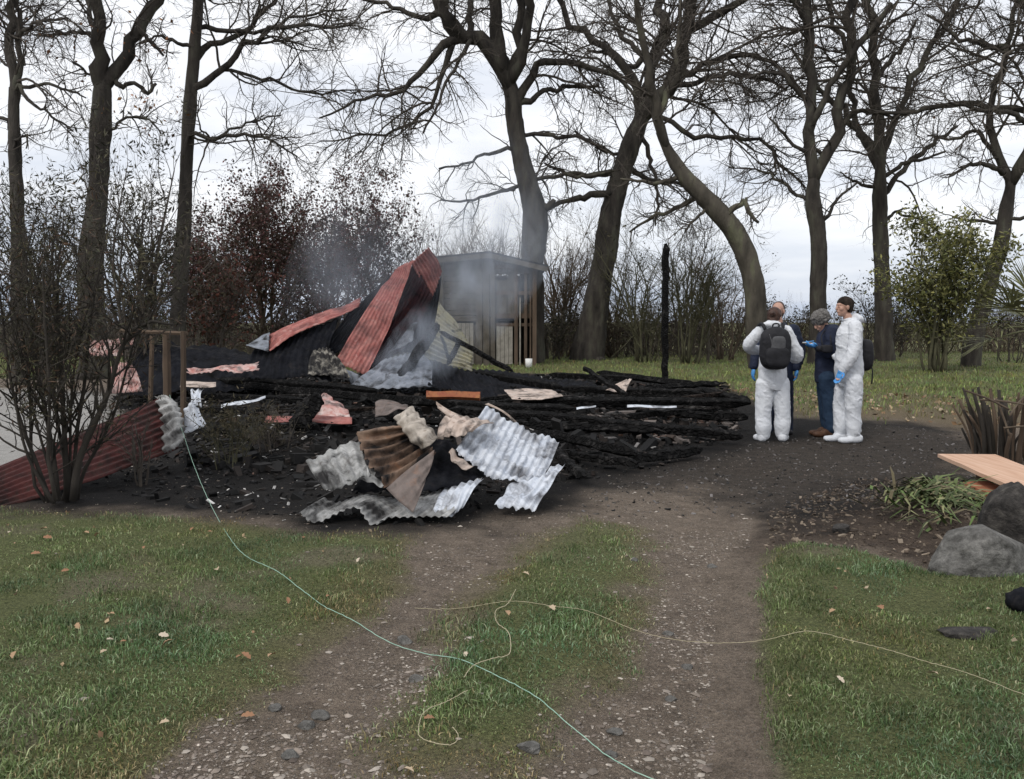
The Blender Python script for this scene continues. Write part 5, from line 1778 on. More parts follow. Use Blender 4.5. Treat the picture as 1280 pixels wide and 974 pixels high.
def head(acc, c, yaw, pitch=0.0, s=1.0):
    """head centred at c (mid height), facing the direction yaw (radians from +X), pitch > 0 looks down"""
    R = rotz(yaw) @ roty(pitch)
    P = lambda x, y, z: np.asarray(c, float) + R @ (np.array((x, y, z)) * s)
    E = lambda p, r, n=14: ellipsoid(acc, P(*p), np.array(r) * s, n, 10, 1.0, R)
    E((-.012, 0, .035), (.098, .076, .088), 18)
    E((.028, 0, -.045), (.062, .058, .07), 16)
    E((.052, 0, -.088), (.034, .032, .026))
    E((.078, 0, .028), (.022, .05, .016))
    E((.098, 0, -.015), (.020, .013, .026))
    E((.106, 0, -.026), (.014, .015, .012))
    E((.082, 0, -.058), (.018, .026, .012))
    for sg in (-1, 1):
        E((.0, sg * .078, -.005), (.022, .011, .034))
        E((.060, sg * .040, -.022), (.028, .026, .03))
        E((.084, sg * .032, .004), (.010, .014, .009))
    return R


def hair_cap(acc, c, R, s=1.0, back=.0):
    """hair over skull, nape and temples; the verts over the face sink inside the head"""
    B = Acc()
    ellipsoid(B, (-.012, 0, .035), (.098 * 1.09, .076 * 1.13, .088 * 1.12), 36, 24)
    V = B.v[0]
    h = (V[:, 2] - .035) - .60 * V[:, 0] + .030
    h = np.maximum(h, np.where((np.abs(V[:, 1]) > .05) & (V[:, 0] < .012), V[:, 2] + .03, -1))      # sideburns and nape
    w = sstep(-.022, .004, h)[:, None]
    lump = (1 + .09 * fbm(V[:, 0] * 30, V[:, 1] * 30, V[:, 2] * 30, 2, 3))[:, None]
    cen = np.array((-.012, 0, .03))
    V = cen + (V - cen) * (w * lump + (1 - w) * .80)
    B.v[0] = np.asarray(c, float) + (R @ (V * s).T).T
    acc.add(B.v[0], B.q[0], B.t[0])
    P = np.asarray(c, float) + R @ (np.array((-.056, 0, -.012)) * s)
    ellipsoid(acc, P, np.array((.054, .072, .066)) * s, 16, 12, 1.0, R)


def hand(acc, wrist, d, palm_n, s=1.0, curl=.5):
    """palm, four unequal bent fingers and a thumb leaving the side of the palm"""
    d = nrm(np.asarray(d, float))
    pn = nrm(np.asarray(palm_n, float) - np.dot(palm_n, d) * d)
    sd = np.cross(d, pn)
    w = np.asarray(wrist, float)
    R = np.stack([sd, pn, d], 1)
    ellipsoid(acc, w + d * .045 * s, np.array((.042, .022, .056)) * s, 12, 8, .8, R)
    for j, (off, ln) in enumerate([(-.03, .062), (-.01, .074), (.01, .07), (.03, .055)]):
        b = w + d * .082 * s + sd * off * s
        m1 = b + (d * math.cos(curl * .6) + pn * math.sin(curl * .6)) * ln * .45 * s
        m2 = m1 + (d * math.cos(curl * 1.6) + pn * math.sin(curl * 1.6)) * ln * .35 * s
        m3 = m2 + (d * math.cos(curl * 2.4) + pn * math.sin(curl * 2.4)) * ln * .25 * s
        limb(acc, [b, m1, m2, m3], np.array([.0105, .010, .0095, .008]) * s, 8)
    b = w + d * .02 * s - sd * .036 * s
    limb(acc, [b, b + (d * .6 - sd * .7 + pn * .35) * .036 * s, b + (d * 1.5 - sd * .75 + pn * .7) * .036 * s], np.array([.0135, .0115, .0095]) * s, 8)


def shoe(acc, heel, toe, r=.05, h=.06):
    heel, toe = np.asarray(heel, float), np.asarray(toe, float)
    d = nrm(toe - heel)
    yaw = math.atan2(d[1], d[0])
    L = np.linalg.norm(toe - heel)
    ellipsoid(acc, heel + d * L * .28 + (0, 0, h * .75), (L * .34, r, h * .85), 16, 10, .8, rotz(yaw))
    ellipsoid(acc, heel + d * L * .68 + (0, 0, h * .5), (L * .36, r * 1.02, h * .55), 16, 10, .8, rotz(yaw))


def person_root(px, Y, label):
    x = W(px, 400, Y)[0]
    return root('person', (x, Y, hz(x, Y)), label, 'person')


def make_man_white():
    """man in profile facing left, arm hanging"""
    Y = 10.45
    r = person_root(1060, Y, 'person in white coverall and blue glove, dark hair, standing in profile facing left')
    J = lambda px, py, dy=0.0: W(px, py, Y + dy)
    gz0 = r.location[2]
    hc = J(1055.5, 384)
    # the body under the clothes
    B = Acc()
    R = head(B, hc, math.pi + .18, -.02)
    limb(B, [J(1059, 395), J(1061, 404), J(1063, 412)], [.052, .055, .07])
    torso(B, [(J(1063, 412), .10, .13), (J(1062, 430), .11, .15), (J(1062, 455), .10, .13), (J(1062, 478), .12, .15)])
    limb(B, [J(1066, 475, -.08), J(1066, 512, -.09), J(1065, 545, -.09)], [.08, .055, .04])
    limb(B, [J(1058, 475, .08), J(1052, 512, .06), J(1051, 543, .05)], [.08, .055, .04])
    limb(B, [J(1068, 409, -.14), J(1064, 442, -.2), J(1052, 463, -.2)], [.05, .04, .028])
    limb(B, [J(1060, 409, .14), J(1056, 440, .2), J(1044, 446, .1)], [.05, .04, .028])
    hand(B, J(1051.5, 464, -.2), J(1047.5, 476, -.2) - J(1052, 463, -.2), (-.5, -.3, 0), .82, .35)
    body_part('body', B, M['skin'], r, .007, 2)
    Hh = Acc()
    hair_cap(Hh, hc, R)
    body_part('hair', Hh, M['hair_dark'], r, .006, 1, .003, 3, 3)
    # coverall
    C = Acc()
    torso(C, [(J(1061, 484), 0.122, 0.138), (J(1061, 472), 0.158, 0.161), (J(1061.5, 455), 0.167, 0.170), (J(1061, 440), 0.149, 0.166), (J(1061, 425), 0.149, 0.184), (J(1063, 412), 0.135, 0.184), (J(1064, 404), 0.099, 0.138), (J(1062, 399), 0.063, 0.078)])
    limb(C, [J(1066, 476, -.09), J(1066.5, 500, -.10), J(1066, 516, -.10), J(1067, 530, -.10), J(1066, 545, -.10)], [0.113, 0.104, 0.090, 0.095, 0.077])
    limb(C, [J(1056, 476, .08), J(1052, 498, .07), J(1050.5, 514, .05), J(1051, 530, .04), J(1050, 542, .04)], [0.113, 0.099, 0.083, 0.086, 0.068])
    limb(C, [J(1069, 408, -.15), J(1069, 424, -.2), J(1066, 442, -.23), J(1059, 454, -.22), J(1053, 463, -.2)], [0.081, 0.077, 0.077, 0.068, 0.047])
    limb(C, [J(1060, 408, .15), J(1056, 438, .2), J(1045, 446, .1)], [0.077, 0.072, 0.045])
    # hood folded down behind the neck
    ellipsoid(C, J(1071, 398), (.085, .12, .05), 16, 10, 1, roty(.5))
    ellipsoid(C, J(1064, 400), (.10, .11, .035), 16, 10)
    body_part('coverall', C, M['tyvek'], r, .008, 2, .011, 1)
    for hl, te in (((1076, 548, -.10), (1049, 553, -.14)), ((1058, 545, .04), (1031, 550, .0))):
        S = Acc()
        a, b = J(*hl), J(*te)
        a[2] = b[2] = gz0
        shoe(S, a, b, .058, .07)
        body_part('overshoe', S, M['tyvek'], r, .009, 3, .006, 2)
    Gv = Acc()
    hand(Gv, J(1051.5, 464, -.2), J(1047.5, 476, -.2) - J(1052, 463, -.2), (-.5, -.3, 0), 1.08, .35)
    limb(Gv, [J(1053, 461.5, -.2), J(1051, 465, -.2)], [.04, .036], 12)
    body_part('glove', Gv, M['glove'], r, .005, 1)
    return r


def make_woman_white():
    """seen from behind, one elbow out, hands in front"""
    Y = 10.5
    r = person_root(966, Y, 'person in white coverall seen from behind, elbow out, brown hair tied up')
    J = lambda px, py, dy=0.0: W(px, py, Y + dy)
    gz0 = r.location[2]
    hc = J(968, 397, .02)
    B = Acc()
    R = head(B, hc, math.pi / 2 - .55, .12, .96)
    limb(B, [J(967, 404), J(966, 412)], [.05, .06])
    torso(B, [(J(966, 412), .13, .09), (J(966, 430), .13, .10), (J(966, 455), .12, .10), (J(966, 478), .14, .11)])
    for sx in (-1, 1):
        limb(B, [J(966 + sx * 8, 478), J(966 + sx * 10, 512), J(966 + sx * 11, 545)], [.08, .055, .04])
    limb(B, [J(951, 414), J(934, 432, .06), J(952, 437, .28)], [.045, .038, .028])
    limb(B, [J(983, 414), J(997, 444, .04), J(984, 440, .28)], [.045, .038, .028])
    hand(B, J(952, 437, .28), (1, .3, 0), (0, -1, 0), .78, .6)
    hand(B, J(984, 440, .28), (-1, .3, 0), (0, -1, 0), .78, .6)
    body_part('body', B, M['skin'], r, .007, 2)
    Hh = Acc()
    hair_cap(Hh, hc, R, .98)
    P = lambda x, y, z: np.asarray(hc, float) + R @ np.array((x, y, z))
    ellipsoid(Hh, P(-.11, 0, .035), (.042, .042, .04), 12, 8)
    ellipsoid(Hh, P(-.07, 0, -.04), (.04, .055, .05), 12, 8, 1, R)
    body_part('hair', Hh, M['hair_brown'], r, .006, 1, .005, 4, 3)
    C = Acc()
    torso(C, [(J(966, 487), 0.126, 0.120), (J(966, 474), 0.171, 0.147), (J(966, 460), 0.171, 0.147), (J(967, 440), 0.162, 0.138), (J(967, 425), 0.167, 0.133), (J(967, 414), 0.158, 0.120), (J(967, 407), 0.108, 0.092), (J(967, 403), 0.068, 0.069)])
    limb(C, [J(957, 480), J(955, 500), J(954, 518), J(954, 532, -.01), J(954, 543, -.01)], [0.113, 0.104, 0.090, 0.097, 0.077])
    limb(C, [J(976, 480), J(977, 500), J(978, 518), J(978, 532, -.01), J(977.5, 543, -.01)], [0.113, 0.104, 0.090, 0.097, 0.077])
    limb(C, [J(952, 413), J(943, 422, .02), J(935, 432, .06), J(941, 437, .16), J(952, 438, .28)], [0.077, 0.072, 0.068, 0.063, 0.045])
    limb(C, [J(983, 414), J(990, 428, .01), J(997, 444, .04), J(993, 447, .14), J(984, 441, .28)], [0.077, 0.072, 0.074, 0.065, 0.045])
    ellipsoid(C, J(965, 406, -.05), (.12, .07, .05), 16, 10)
    body_part('coverall', C, M['tyvek'], r, .008, 2, .011, 11)
    for hx, tx in ((955, 945), (977, 981)):
        S = Acc()
        a, b = J(hx, 549, -.08), J(tx, 549, .14)
        a[2] = b[2] = gz0
        shoe(S, a, b, .06, .075)
        body_part('overshoe', S, M['tyvek'], r, .009, 3, .006, 12)
    for wr, d in ((J(952, 437, .28), (1, .3, 0)), (J(984, 440, .28), (-1, .3, 0))):
        Gv = Acc()
        hand(Gv, wr, d, (0, -1, 0), 1.05, .6)
        body_part('glove', Gv, M['glove'], r, .006, 1)
    # the backpack, a thing of its own
    bc = J(969, 436, -.24)
    bp = root('backpack', J(969, 461, -.24), 'black backpack with grey front pocket on the white coverall', 'backpack')
    A = Acc()
    ellipsoid(A, bc, (.185, .10, .255), 24, 18, .62)
    ellipsoid(A, bc + (0, .0, .16), (.13, .085, .11), 18, 12, .8)
    body_part('bag_body', A, M['black_cloth'], bp, .009, 4, .005, 21)
    A = Acc()
    ellipsoid(A, bc + (0, -.085, -.10), (.15, .045, .125), 18, 12, .6)
    body_part('lower_pocket', A, M['black_cloth'], bp, .008, 4, .004, 22)
    A = Acc()
    ellipsoid(A, bc + (.01, -.09, .06), (.085, .03, .095), 18, 12, .55)
    body_part('front_pocket', A, M['grey_cloth'], bp, .007, 3, .003, 23)
    for sx in (-1, 1):
        A = Acc()
        tube1(A, [bc + (sx * .10, .06, .22), bc + (sx * .13, .12, .30), bc + (sx * .14, .25, .27), bc + (sx * .15, .40, .12)], .022, 6, 12)
        obj('strap', A, M['black_cloth'], bp, smooth=True)
        A = Acc()
        tube1(A, [bc + (sx * .10, -.075, .18), bc + (sx * .07, -.105, .05), bc + (sx * .10, -.10, -.05)], .008, 5, 8)
        obj('compression_strap', A, M['grey_cloth'], bp, smooth=True)
    A = Acc()
    tube1(A, [bc + (-.04, 0, .255), bc + (-.03, -.01, .30), bc + (.03, -.01, .30), bc + (.04, 0, .255)], .010, 6, 12)
    obj('grab_handle', A, M['black_cloth'], bp, smooth=True)
    return r


def make_man_behind():
    Y = 11.25
    r = person_root(972, Y, 'person in dark navy clothes and blue glove, mostly hidden behind the white coverall')
    J = lambda px, py, dy=0.0: W(px, py, Y + dy)
    gz0 = r.location[2]
    hc = J(972.5, 389.5)
    B = Acc()
    R = head(B, hc, -math.pi / 2 - .45, .08)
    limb(B, [J(973, 400), J(973, 410)], [.055, .065])
    torso(B, [(J(973, 410), .14, .10), (J(973, 430), .15, .11), (J(973, 452), .14, .11), (J(973, 476), .15, .11)])
    for sx in (-1, 1):
        limb(B, [J(972 + sx * 9, 476), J(972 + sx * 11, 508), J(972 + sx * 12, 538)], [.08, .058, .045])
    limb(B, [J(955, 412), J(946, 438, -.02), J(942, 460, -.05)], [.05, .042, .03])
    limb(B, [J(990, 412), J(999, 440, -.02), J(996, 462, -.05)], [.05, .042, .03])
    hand(B, J(942, 461, -.05), (-.1, 0, -1), (1, 0, 0), .8, .4)
    hand(B, J(996, 462, -.05), (-.1, 0, -1), (-1, 0, 0), .8, .4)
    body_part('body', B, M['skin'], r, .007, 2)
    Hh = Acc()
    P = lambda x, y, z: np.asarray(hc, float) + R @ np.array((x, y, z))
    ellipsoid(Hh, P(-.045, 0, .055), (.082, .082, .078), 18, 12, 1, R)
    ellipsoid(Hh, P(-.05, 0, .0), (.055, .082, .07), 18, 12, 1, R)
    body_part('hair', Hh, M['hair_brown'], r, .008, 2, .005, 5, 3)
    C = Acc()
    torso(C, [(J(973, 474), .19, .15), (J(973, 455), .19, .15), (J(973, 435), .19, .15), (J(973, 418), .20, .14), (J(973, 408), .13, .11), (J(973, 403), .08, .08)])
    limb(C, [J(955, 413), J(946, 437, -.02), J(942, 458, -.05)], [.085, .07, .052])
    limb(C, [J(991, 413), J(1000, 438, -.02), J(996, 460, -.05)], [.085, .075, .052])
    body_part('jacket', C, M['navy'], r, .011, 3, .010, 31)
    C = Acc()
    for sx in (-1, 1):
        limb(C, [J(972 + sx * 9, 472), J(972 + sx * 11, 506), J(972 + sx * 12, 536)], [.115, .09, .075])
    body_part('trousers', C, M['navy'], r, .011, 3, .010, 32)
    for sx in (-1, 1):
        S = Acc()
        a, b = J(972 + sx * 12, 540, .08), J(972 + sx * 15, 540, -.18)
        a[2] = b[2] = gz0
        shoe(S, a, b, .05, .06)
        body_part('shoe', S, M['black_cloth'], r, .009, 3)
    for wr, pn in ((J(942, 461, -.05), (1, 0, 0)), (J(996, 462, -.05), (-1, 0, 0))):
        Gv = Acc()
        hand(Gv, wr, (-.1, 0, -1), pn, 1.08, .4)
        limb(Gv, [wr + (0, 0, .04), wr], [.037, .034], 10)
        body_part('glove', Gv, M['glove'], r, .006, 1)


def make_writer():
    Y = 10.95
    r = person_root(1036, Y, 'person in navy jacket, jeans and grey fur hat, head bowed over notes')
    J = lambda px, py, dy=0.0: W(px, py, Y + dy)
    gz0 = r.location[2]
    hc = J(1027, 403)
    B = Acc()
    R = head(B, hc, math.pi + .1, .55)
    limb(B, [J(1030, 408), J(1036, 414)], [.055, .065])
    torso(B, [(J(1037, 413), .11, .13), (J(1036, 435), .12, .14), (J(1036, 470), .12, .13)])
    limb(B, [J(1035, 470, -.08), J(1036, 505, -.08), J(1038, 538, -.08)], [.08, .055, .045])
    limb(B, [J(1033, 470, .08), J(1032, 505, .08), J(1034, 537, .08)], [.08, .055, .045])
    limb(B, [J(1038, 415, -.16), J(1037, 440, -.2), J(1022, 433, -.16)], [.05, .04, .03])
    limb(B, [J(1036, 415, .16), J(1034, 438, .2), J(1020, 432, .0)], [.05, .04, .03])
    hand(B, J(1022, 433, -.16), (-1, .1, .12), (0, .2, 1), .8, .5)
    hand(B, J(1020, 433, .02), (-1, -.2, .1), (0, .2, 1), .8, .6)
    body_part('body', B, M['skin'], r, .007, 2)
    Hh = Acc()
    P = lambda x, y, z: np.asarray(hc, float) + R @ np.array((x, y, z))
    ellipsoid(Hh, P(-.015, 0, .07), (.125, .115, .095), 20, 14, 1, R)
    ellipsoid(Hh, P(-.02, 0, .02), (.118, .112, .05), 20, 12, 1, R)
    body_part('fur_hat', Hh, M['fur_grey'], r, .008, 1, .012, 6, 4)
    C = Acc()
    torso(C, [(J(1035, 478), .16, .15), (J(1035, 462), .165, .16), (J(1036, 440), .16, .17), (J(1037, 422), .16, .19), (J(1038, 412), .125, .16), (J(1036, 406), .085, .10)])
    limb(C, [J(1040, 415, -.16), J(1040, 430, -.2), J(1038, 441, -.2), J(1030, 439, -.19), J(1023, 434, -.16)], [.085, .08, .075, .065, .048])
    limb(C, [J(1036, 415, .16), J(1034, 438, .2), J(1022, 433, .0)], [.085, .075, .048])
    body_part('jacket', C, M['navy'], r, .011, 3, .010, 41)
    C = Acc()
    limb(C, [J(1034, 472, -.07), J(1036, 492, -.07), J(1037, 512, -.08), J(1039, 535, -.08)], [.12, .10, .085, .08])
    limb(C, [J(1032, 472, .08), J(1031, 492, .08), J(1032, 512, .08), J(1035, 535, .08)], [.12, .10, .085, .08])
    body_part('jeans', C, M['jeans'], r, .011, 3, .010, 42)
    for yy, px in ((-.08, 1040), (.08, 1035)):
        S = Acc()
        a, b = J(px + 2, 540, yy), J(px - 23, 542, yy - .03)
        a[2] = b[2] = gz0
        shoe(S, a, b, .05, .07)
        body_part('boot', S, M['boot'], r, .009, 3)
    for wr, d in ((J(1022, 433, -.16), (-1, .1, .12)), (J(1020, 433, .02), (-1, -.2, .1))):
        Gv = Acc()
        hand(Gv, wr, d, (0, .2, 1), 1.06, .5)
        body_part('glove', Gv, M['glove'], r, .006, 1)
    # note pad in the hands and a dark camera hanging at the chest
    A = Acc()
    pc = J(1011.5, 429, -.10)
    box(A, pc, (.14, .10, .012), roty(.12))
    pd = root('notepad', pc, 'small white notepad held in the blue gloves', 'notepad')
    obj('paper', A, M['white_plain'], pd)
    A = Acc()
    box(A, pc + (-.01, 0, -.010), (.15, .11, .006), roty(.12))
    obj('backing_card', A, M['wood_brown'], pd)
    A = Acc()
    tube1(A, [pc + (.05, -.03, .03), pc + (-.07, -.01, .012)], .005, 6)
    obj('pen', A, M['glove'], pd)
    cc = J(1033, 436, -.30)
    ca = root('camera_bag', cc, 'black camera hanging in front of the navy jacket', 'camera')
    A = Acc()
    ellipsoid(A, cc, (.075, .04, .05), 16, 10, .5)
    obj('camera_body', A, M['black_cloth'], ca, smooth=True)
    A = Acc()
    tube1(A, [cc + (-.05, -.0, 0), cc + (-.12, -.01, .0)], [.035, .038], 12)
    obj('lens', A, M['black_cloth'], ca, smooth=True)
    A = Acc()
    tube1(A, [cc + (.06, 0, .03), J(1038, 420, -.25), J(1037, 409, -.10)], .008, 5, 10)
    tube1(A, [cc + (-.05, 0, .04), J(1027, 420, -.20), J(1034, 409, -.06)], .008, 5, 10)
    obj('neck_strap', A, M['black_cloth'], ca, smooth=True)


make_man_white()
make_woman_white()
make_man_behind()
make_writer()

# black shoulder bag behind the man in profile
bc = W(1081, 444, 10.62)
bg_ = root('shoulder_bag', W(1081, 465, 10.62), 'black bag hanging at the back of the man in profile', 'bag')
A = Acc()
ellipsoid(A, bc, (.085, .13, .20), 20, 14, .65)
body_part('bag_body', A, M['black_cloth'], bg_, .009, 3, .006, 51)
A = Acc()
tube1(A, [bc + (.05, -.06, -.12), bc + (.075, -.07, -.20), bc + (.07, -.07, -.36)], .009, 5, 10)
obj('loose_strap', A, M['black_cloth'], bg_, smooth=True)
A = Acc()
tube1(A, [bc + (-.02, .02, .18), bc + (-.06, .06, .32), bc + (-.16, .10, .42)], .016, 6, 10)
obj('strap', A, M['black_cloth'], bg_, smooth=True)


# @@GARDEN
# ------------------------------------------------------------------ things on the right
def rock(name, label, c, r, m, seed, power=.8, rotm=None, cut=.22, extra=None):
    A = Acc()
    ellipsoid(A, (0, 0, 0), (1, 1, 1), 64, 44, power)
    V = A.v[0]
    d = 1 + cut * fbm(V[:, 0] * 1.1 + seed, V[:, 1] * 1.1, V[:, 2] * 1.1, 3, seed) + .10 * fbm(V[:, 0] * 4, V[:, 1] * 4, V[:, 2] * 4, 4, seed + 1) + .02 * fbm(V[:, 0] * 18, V[:, 1] * 18, V[:, 2] * 18, 2, seed + 2)
    V = V * d[:, None]
    rng = np.random.default_rng(seed)
    for j in range(9):      # broken facets
        nn = nrm(rng.normal(0, 1, 3))
        h = rng.uniform(.62, .9)
        e = np.maximum(0, V @ nn - h)
        V = V - e[:, None] * nn * .85
    V = V * np.asarray(r, float)
    if extra is not None:
        V = extra(V)
    if rotm is not None:
        V = V @ np.asarray(rotm).T
    A.v[0] = V + np.asarray(c, float)
    b = np.array(c, float)
    b[2] -= r[2]
    return props(obj(name, A, M[m], None, b, smooth=True), label, 'stone')


def taper(V):
    z = V[:, 2] / .26
    V = V.copy()
    V[:, 0] = V[:, 0] * (1 - .62 * np.clip(z, -1, 1)) - .03 * z
    return V


p = GZ(1236, 728)
rock('boulder', 'pale grey boulder standing in the grass under the dark boulder', p + (.06, .14, .06), (.31, .20, .22), 'stone_grey', 3, .75, rotz(.25), .12, taper)
p = GZ(1275, 700)
rock('boulder', 'dark boulder resting against the pale plank above the grey boulder', p + (.08, .26, .19), (.21, .15, .23), 'stone_dark', 8, .7, rotz(-.4) @ roty(.4), .18, taper)
p = GZ(1210, 806)
rock('flat_stone', 'flat brown stone sunk in the right lawn', p + (0, 0, .0), (.14, .085, .035), 'stone_dark', 12, .8, None, .2)
M['rag'] = M['black_cloth']
p = GZ(1278, 775)
A = Acc()
ellipsoid(A, p + (.03, 0, .04), (.10, .08, .06), 30, 20, .8)
V = A.v[0]
A.v[0] = V + (V - p) * (.35 * fbm(V[:, 0] * 22, V[:, 1] * 22, V[:, 2] * 22, 3, 5))[:, None]
props(obj('plastic_scrap', A, M['sheet_black'], None, p, smooth=True), 'crumpled black plastic scrap on the grass at the right edge', 'scrap')

# planks
def plank(name, label, corners, th, m, cat='plank'):
    """top face corners (world), thickness downwards"""
    Q = np.array(corners, float)
    n = nrm(np.cross(Q[1] - Q[0], Q[3] - Q[0]))
    if n[2] < 0:
        n = -n
    nu = 12
    t = np.linspace(0, 1, nu)[:, None]
    rng = np.random.default_rng(int(abs(Q[0, 0]) * 1000))
    a = Q[0] * (1 - t) + Q[1] * t + rng.normal(0, .002, (nu, 3))
    b = Q[3] * (1 - t) + Q[2] * t + rng.normal(0, .002, (nu, 3))
    V = np.concatenate([a, b, b - n * th, a - n * th])
    i = np.arange(nu)
    q = []
    for r_ in range(4):
        s_ = (r_ + 1) % 4
        for j in range(nu - 1):
            q.append((r_ * nu + j, r_ * nu + j + 1, s_ * nu + j + 1, s_ * nu + j))
    q += [(0, nu, 2 * nu, 3 * nu), (nu - 1, 4 * nu - 1, 3 * nu - 1, 2 * nu - 1)]
    A = Acc()
    A.add(V, q)
    c = Q.mean(0)
    c[2] -= th
    return props(obj(name, A, M[m], None, c), label, cat)


pa_, pb_ = H_(1172, 567, .26), H_(1244, 568, .26)
dirv = np.array((-.13, -1.0, -.01))
plank('wide_plank', 'wide fresh sawn plank lying on top at the right edge', [pa_, pa_ + dirv * 2.1, pb_ + dirv * 2.1, pb_], .032, 'plank')
ta, tb = H_(1203, 603, .14), H_(1232, 601, .14)
dirt = np.array((-.03, -1.0, -.01))
plank('squared_timber', 'short reddish squared timber under the wide plank', [ta, ta + dirt * .95, tb + dirt * .95, tb], .10, 'timber', 'timber')
for k, dx in enumerate((.35, 1.75)):
    c0 = (pa_ + pb_) / 2 + dirv * dx + (.12, 0, 0)
    A = Acc()
    zb = hz(c0[0], c0[1]) - .03
    box(A, (c0[0], c0[1], (c0[2] - .034 + zb) / 2), (.30, .09, c0[2] - .034 - zb), rotz(.1))
    props(obj('bearer', A, M['wood_brown'], None, (c0[0], c0[1], zb)), ['farther wooden bearer under the wide plank', 'nearer wooden bearer under the wide plank'][k], 'block', 'bearers under the planks')

# clump of cut dark stems
rng = np.random.default_rng(31)
cb = GZ(1262, 578)
st = root('cut_stem_clump', cb, 'clump of dark cut stems standing behind the wide plank', 'stump')
for j in range(70):
    a = rng.uniform(0, 6.28)
    rr = .34 * math.sqrt(rng.uniform(0, 1))
    p0 = cb + np.array((math.cos(a) * rr, math.sin(a) * rr, -.05))
    hh = rng.uniform(.35, .85)
    out = rng.uniform(.15, .45)
    p1 = p0 + np.array((math.cos(a) * out * rr * 2, math.sin(a) * out * rr * 2, hh))
    mid = (p0 + p1) / 2 + rng.normal(0, .03, 3) - np.array((math.cos(a), math.sin(a), 0)) * .03
    A = Acc()
    r0 = rng.uniform(.012, .026)
    tube1(A, [p0, mid, p1], [r0, r0 * .9, r0 * .7], 6, 7, True, rough=.06, seed=j)
    obj('cut_stem', A, M['twig_dark' if j % 2 else 'wood_brown'], st, smooth=True)
for (a, b) in [((1206, 488, 8.3), (1262, 512, 8.1)), ((1225, 500, 8.2), (1290, 508, 8.2)), ((1255, 535, 8.2), (1300, 535, 8.3)), ((1262, 520, 8.1), (1281, 495, 8.3)), ((1245, 498, 8.3), (1262, 545, 8.2))]:
    A = Acc()
    tube1(A, [W(*a), (W(*a) + W(*b)) / 2 + (0, 0, .015), W(*b)], .011, 5, 7)
    obj('cross_twig', A, M['twig_brown'], st, smooth=True)

# palm whose fronds reach into the frame
def palm():
    rng = np.random.default_rng(17)
    c = np.array(at_depth(1296, 9.2))
    crown = c + (0, 0, 1.42)
    r = root('palm', c, 'spiky palm fronds reaching in at the right edge', 'palm')
    A = Acc()
    tube1(A, [c + (0, 0, -.1), c + (.02, 0, .7), crown], [.13, .11, .09], 12, 14, True, rough=.08)
    obj('trunk', A, M['bark'], r, smooth=True)
    dirs = [(-1.0, -.1, .18), (-.95, .2, .02), (-.9, -.25, .5), (-.72, .1, .75), (-.45, -.2, 1.0), (-.15, .2, 1.1), (-.9, .1, -.22), (.4, .1, .9), (.8, -.3, .5), (.7, .5, .3), (.9, .0, .0), (0, .9, .4), (0, -.9, .3), (-.5, -.8, .4)]
    for j, d in enumerate(dirs):
        d = nrm(np.array(d, float))
        L = rng.uniform(.35, .5)
        q = [crown, crown + d * L * .5 + (0, 0, .02), crown + d * L]
        A = Acc()
        tube1(A, q, [.014, .010, .006], 5, 8)
        col = np.array((.15, .155, .075)) * rng.uniform(.7, 1.3)
        A.c.append(np.broadcast_to(col, (A.n, 3)))
        hub = q[-1]
        side = nrm(np.cross(d, (0, 0, 1)))
        up = np.cross(side, d)
        for k in range(26):     # a fan of narrow stiff leaflets
            th = (k / 25 - .5) * 3.3 + rng.normal(0, .05)
            dd = nrm(d * math.cos(th) + side * math.sin(th) * .9 + up * rng.normal(.05, .12))
            ll = rng.uniform(.42, .62) * (.65 + .35 * math.cos(th / 2))
            w = .011
            s2 = nrm(np.cross(dd, up)) * w
            tip = hub + dd * ll + np.array((0, 0, -.05 * ll))
            mid = hub + dd * ll * .5 + up * .006
            V = [hub - s2 * .5, hub + s2 * .5, mid + s2, mid - s2, tip]
            cc = col * rng.uniform(.6, 1.6)
            A.add(V, [(0, 1, 2, 3)], [(3, 2, 4)], cc)
        obj('frond', A, M['leaf'], r)


palm()

# heap of cut strap leaves on the soil
rng = np.random.default_rng(19)
A = Acc()
for j in range(620):
    g = rng.normal(0, 1, 2) * (31, 15)
    px, py = 1172 + g[0] * .95, 640 + g[1]
    p = GZ(px, py)
    p[2] += rng.uniform(.0, .06) + .09 * math.exp(-(g[0] / 26) ** 2 - (g[1] / 14) ** 2)
    a = rng.uniform(0, 6.28)
    L = rng.uniform(.10, .32)
    d = np.array((math.cos(a), math.sin(a) * .8, rng.normal(0, .25)))
    s = np.array((-math.sin(a), math.cos(a), .3)) * rng.uniform(.006, .013)
    c = np.array([(.10, .15, .045), (.15, .19, .07), (.07, .10, .035), (.20, .20, .10), (.12, .10, .055), (.06, .075, .03)][rng.integers(0, 6)]) * rng.uniform(.7, 1.2)
    m_ = p + d * L * .5 + (0, 0, .03)
    e = p + d * L + (0, 0, -.02)
    A.add([p - s, p + s, m_ + s, m_ - s, e + s * .3, e - s * .3], [(0, 1, 2, 3), (3, 2, 4, 5)], None, c)
props(obj('cut_leaves', A, M['straw']), 'heap of cut green strap leaves beside the timber', 'leaf heap', None, 'stuff')
for j, (px, py, r_, lab) in enumerate([(1173, 604, .022, 'small pale cut root on top of the leaf heap'), (1052, 668, .05, 'small dark stone on the soil left of the leaf heap')]):
    p = GZ(px, py)
    rock('small_stone', lab, p + (0, 0, .05 if j == 0 else .02), (r_ * 1.5, r_, r_ * .8), 'stone_grey' if j == 0 else 'stone_dark', 40 + j)
o = obj('soil_crumbs', chunks(2600, SOILR, .010, ((.05, .037, .028), (.08, .06, .045), (.12, .095, .07), (.20, .16, .12)), 404, .4), M['pebble'])
props(o, 'clods, bark bits and dead leaves on the dug soil', 'debris', None, 'stuff')

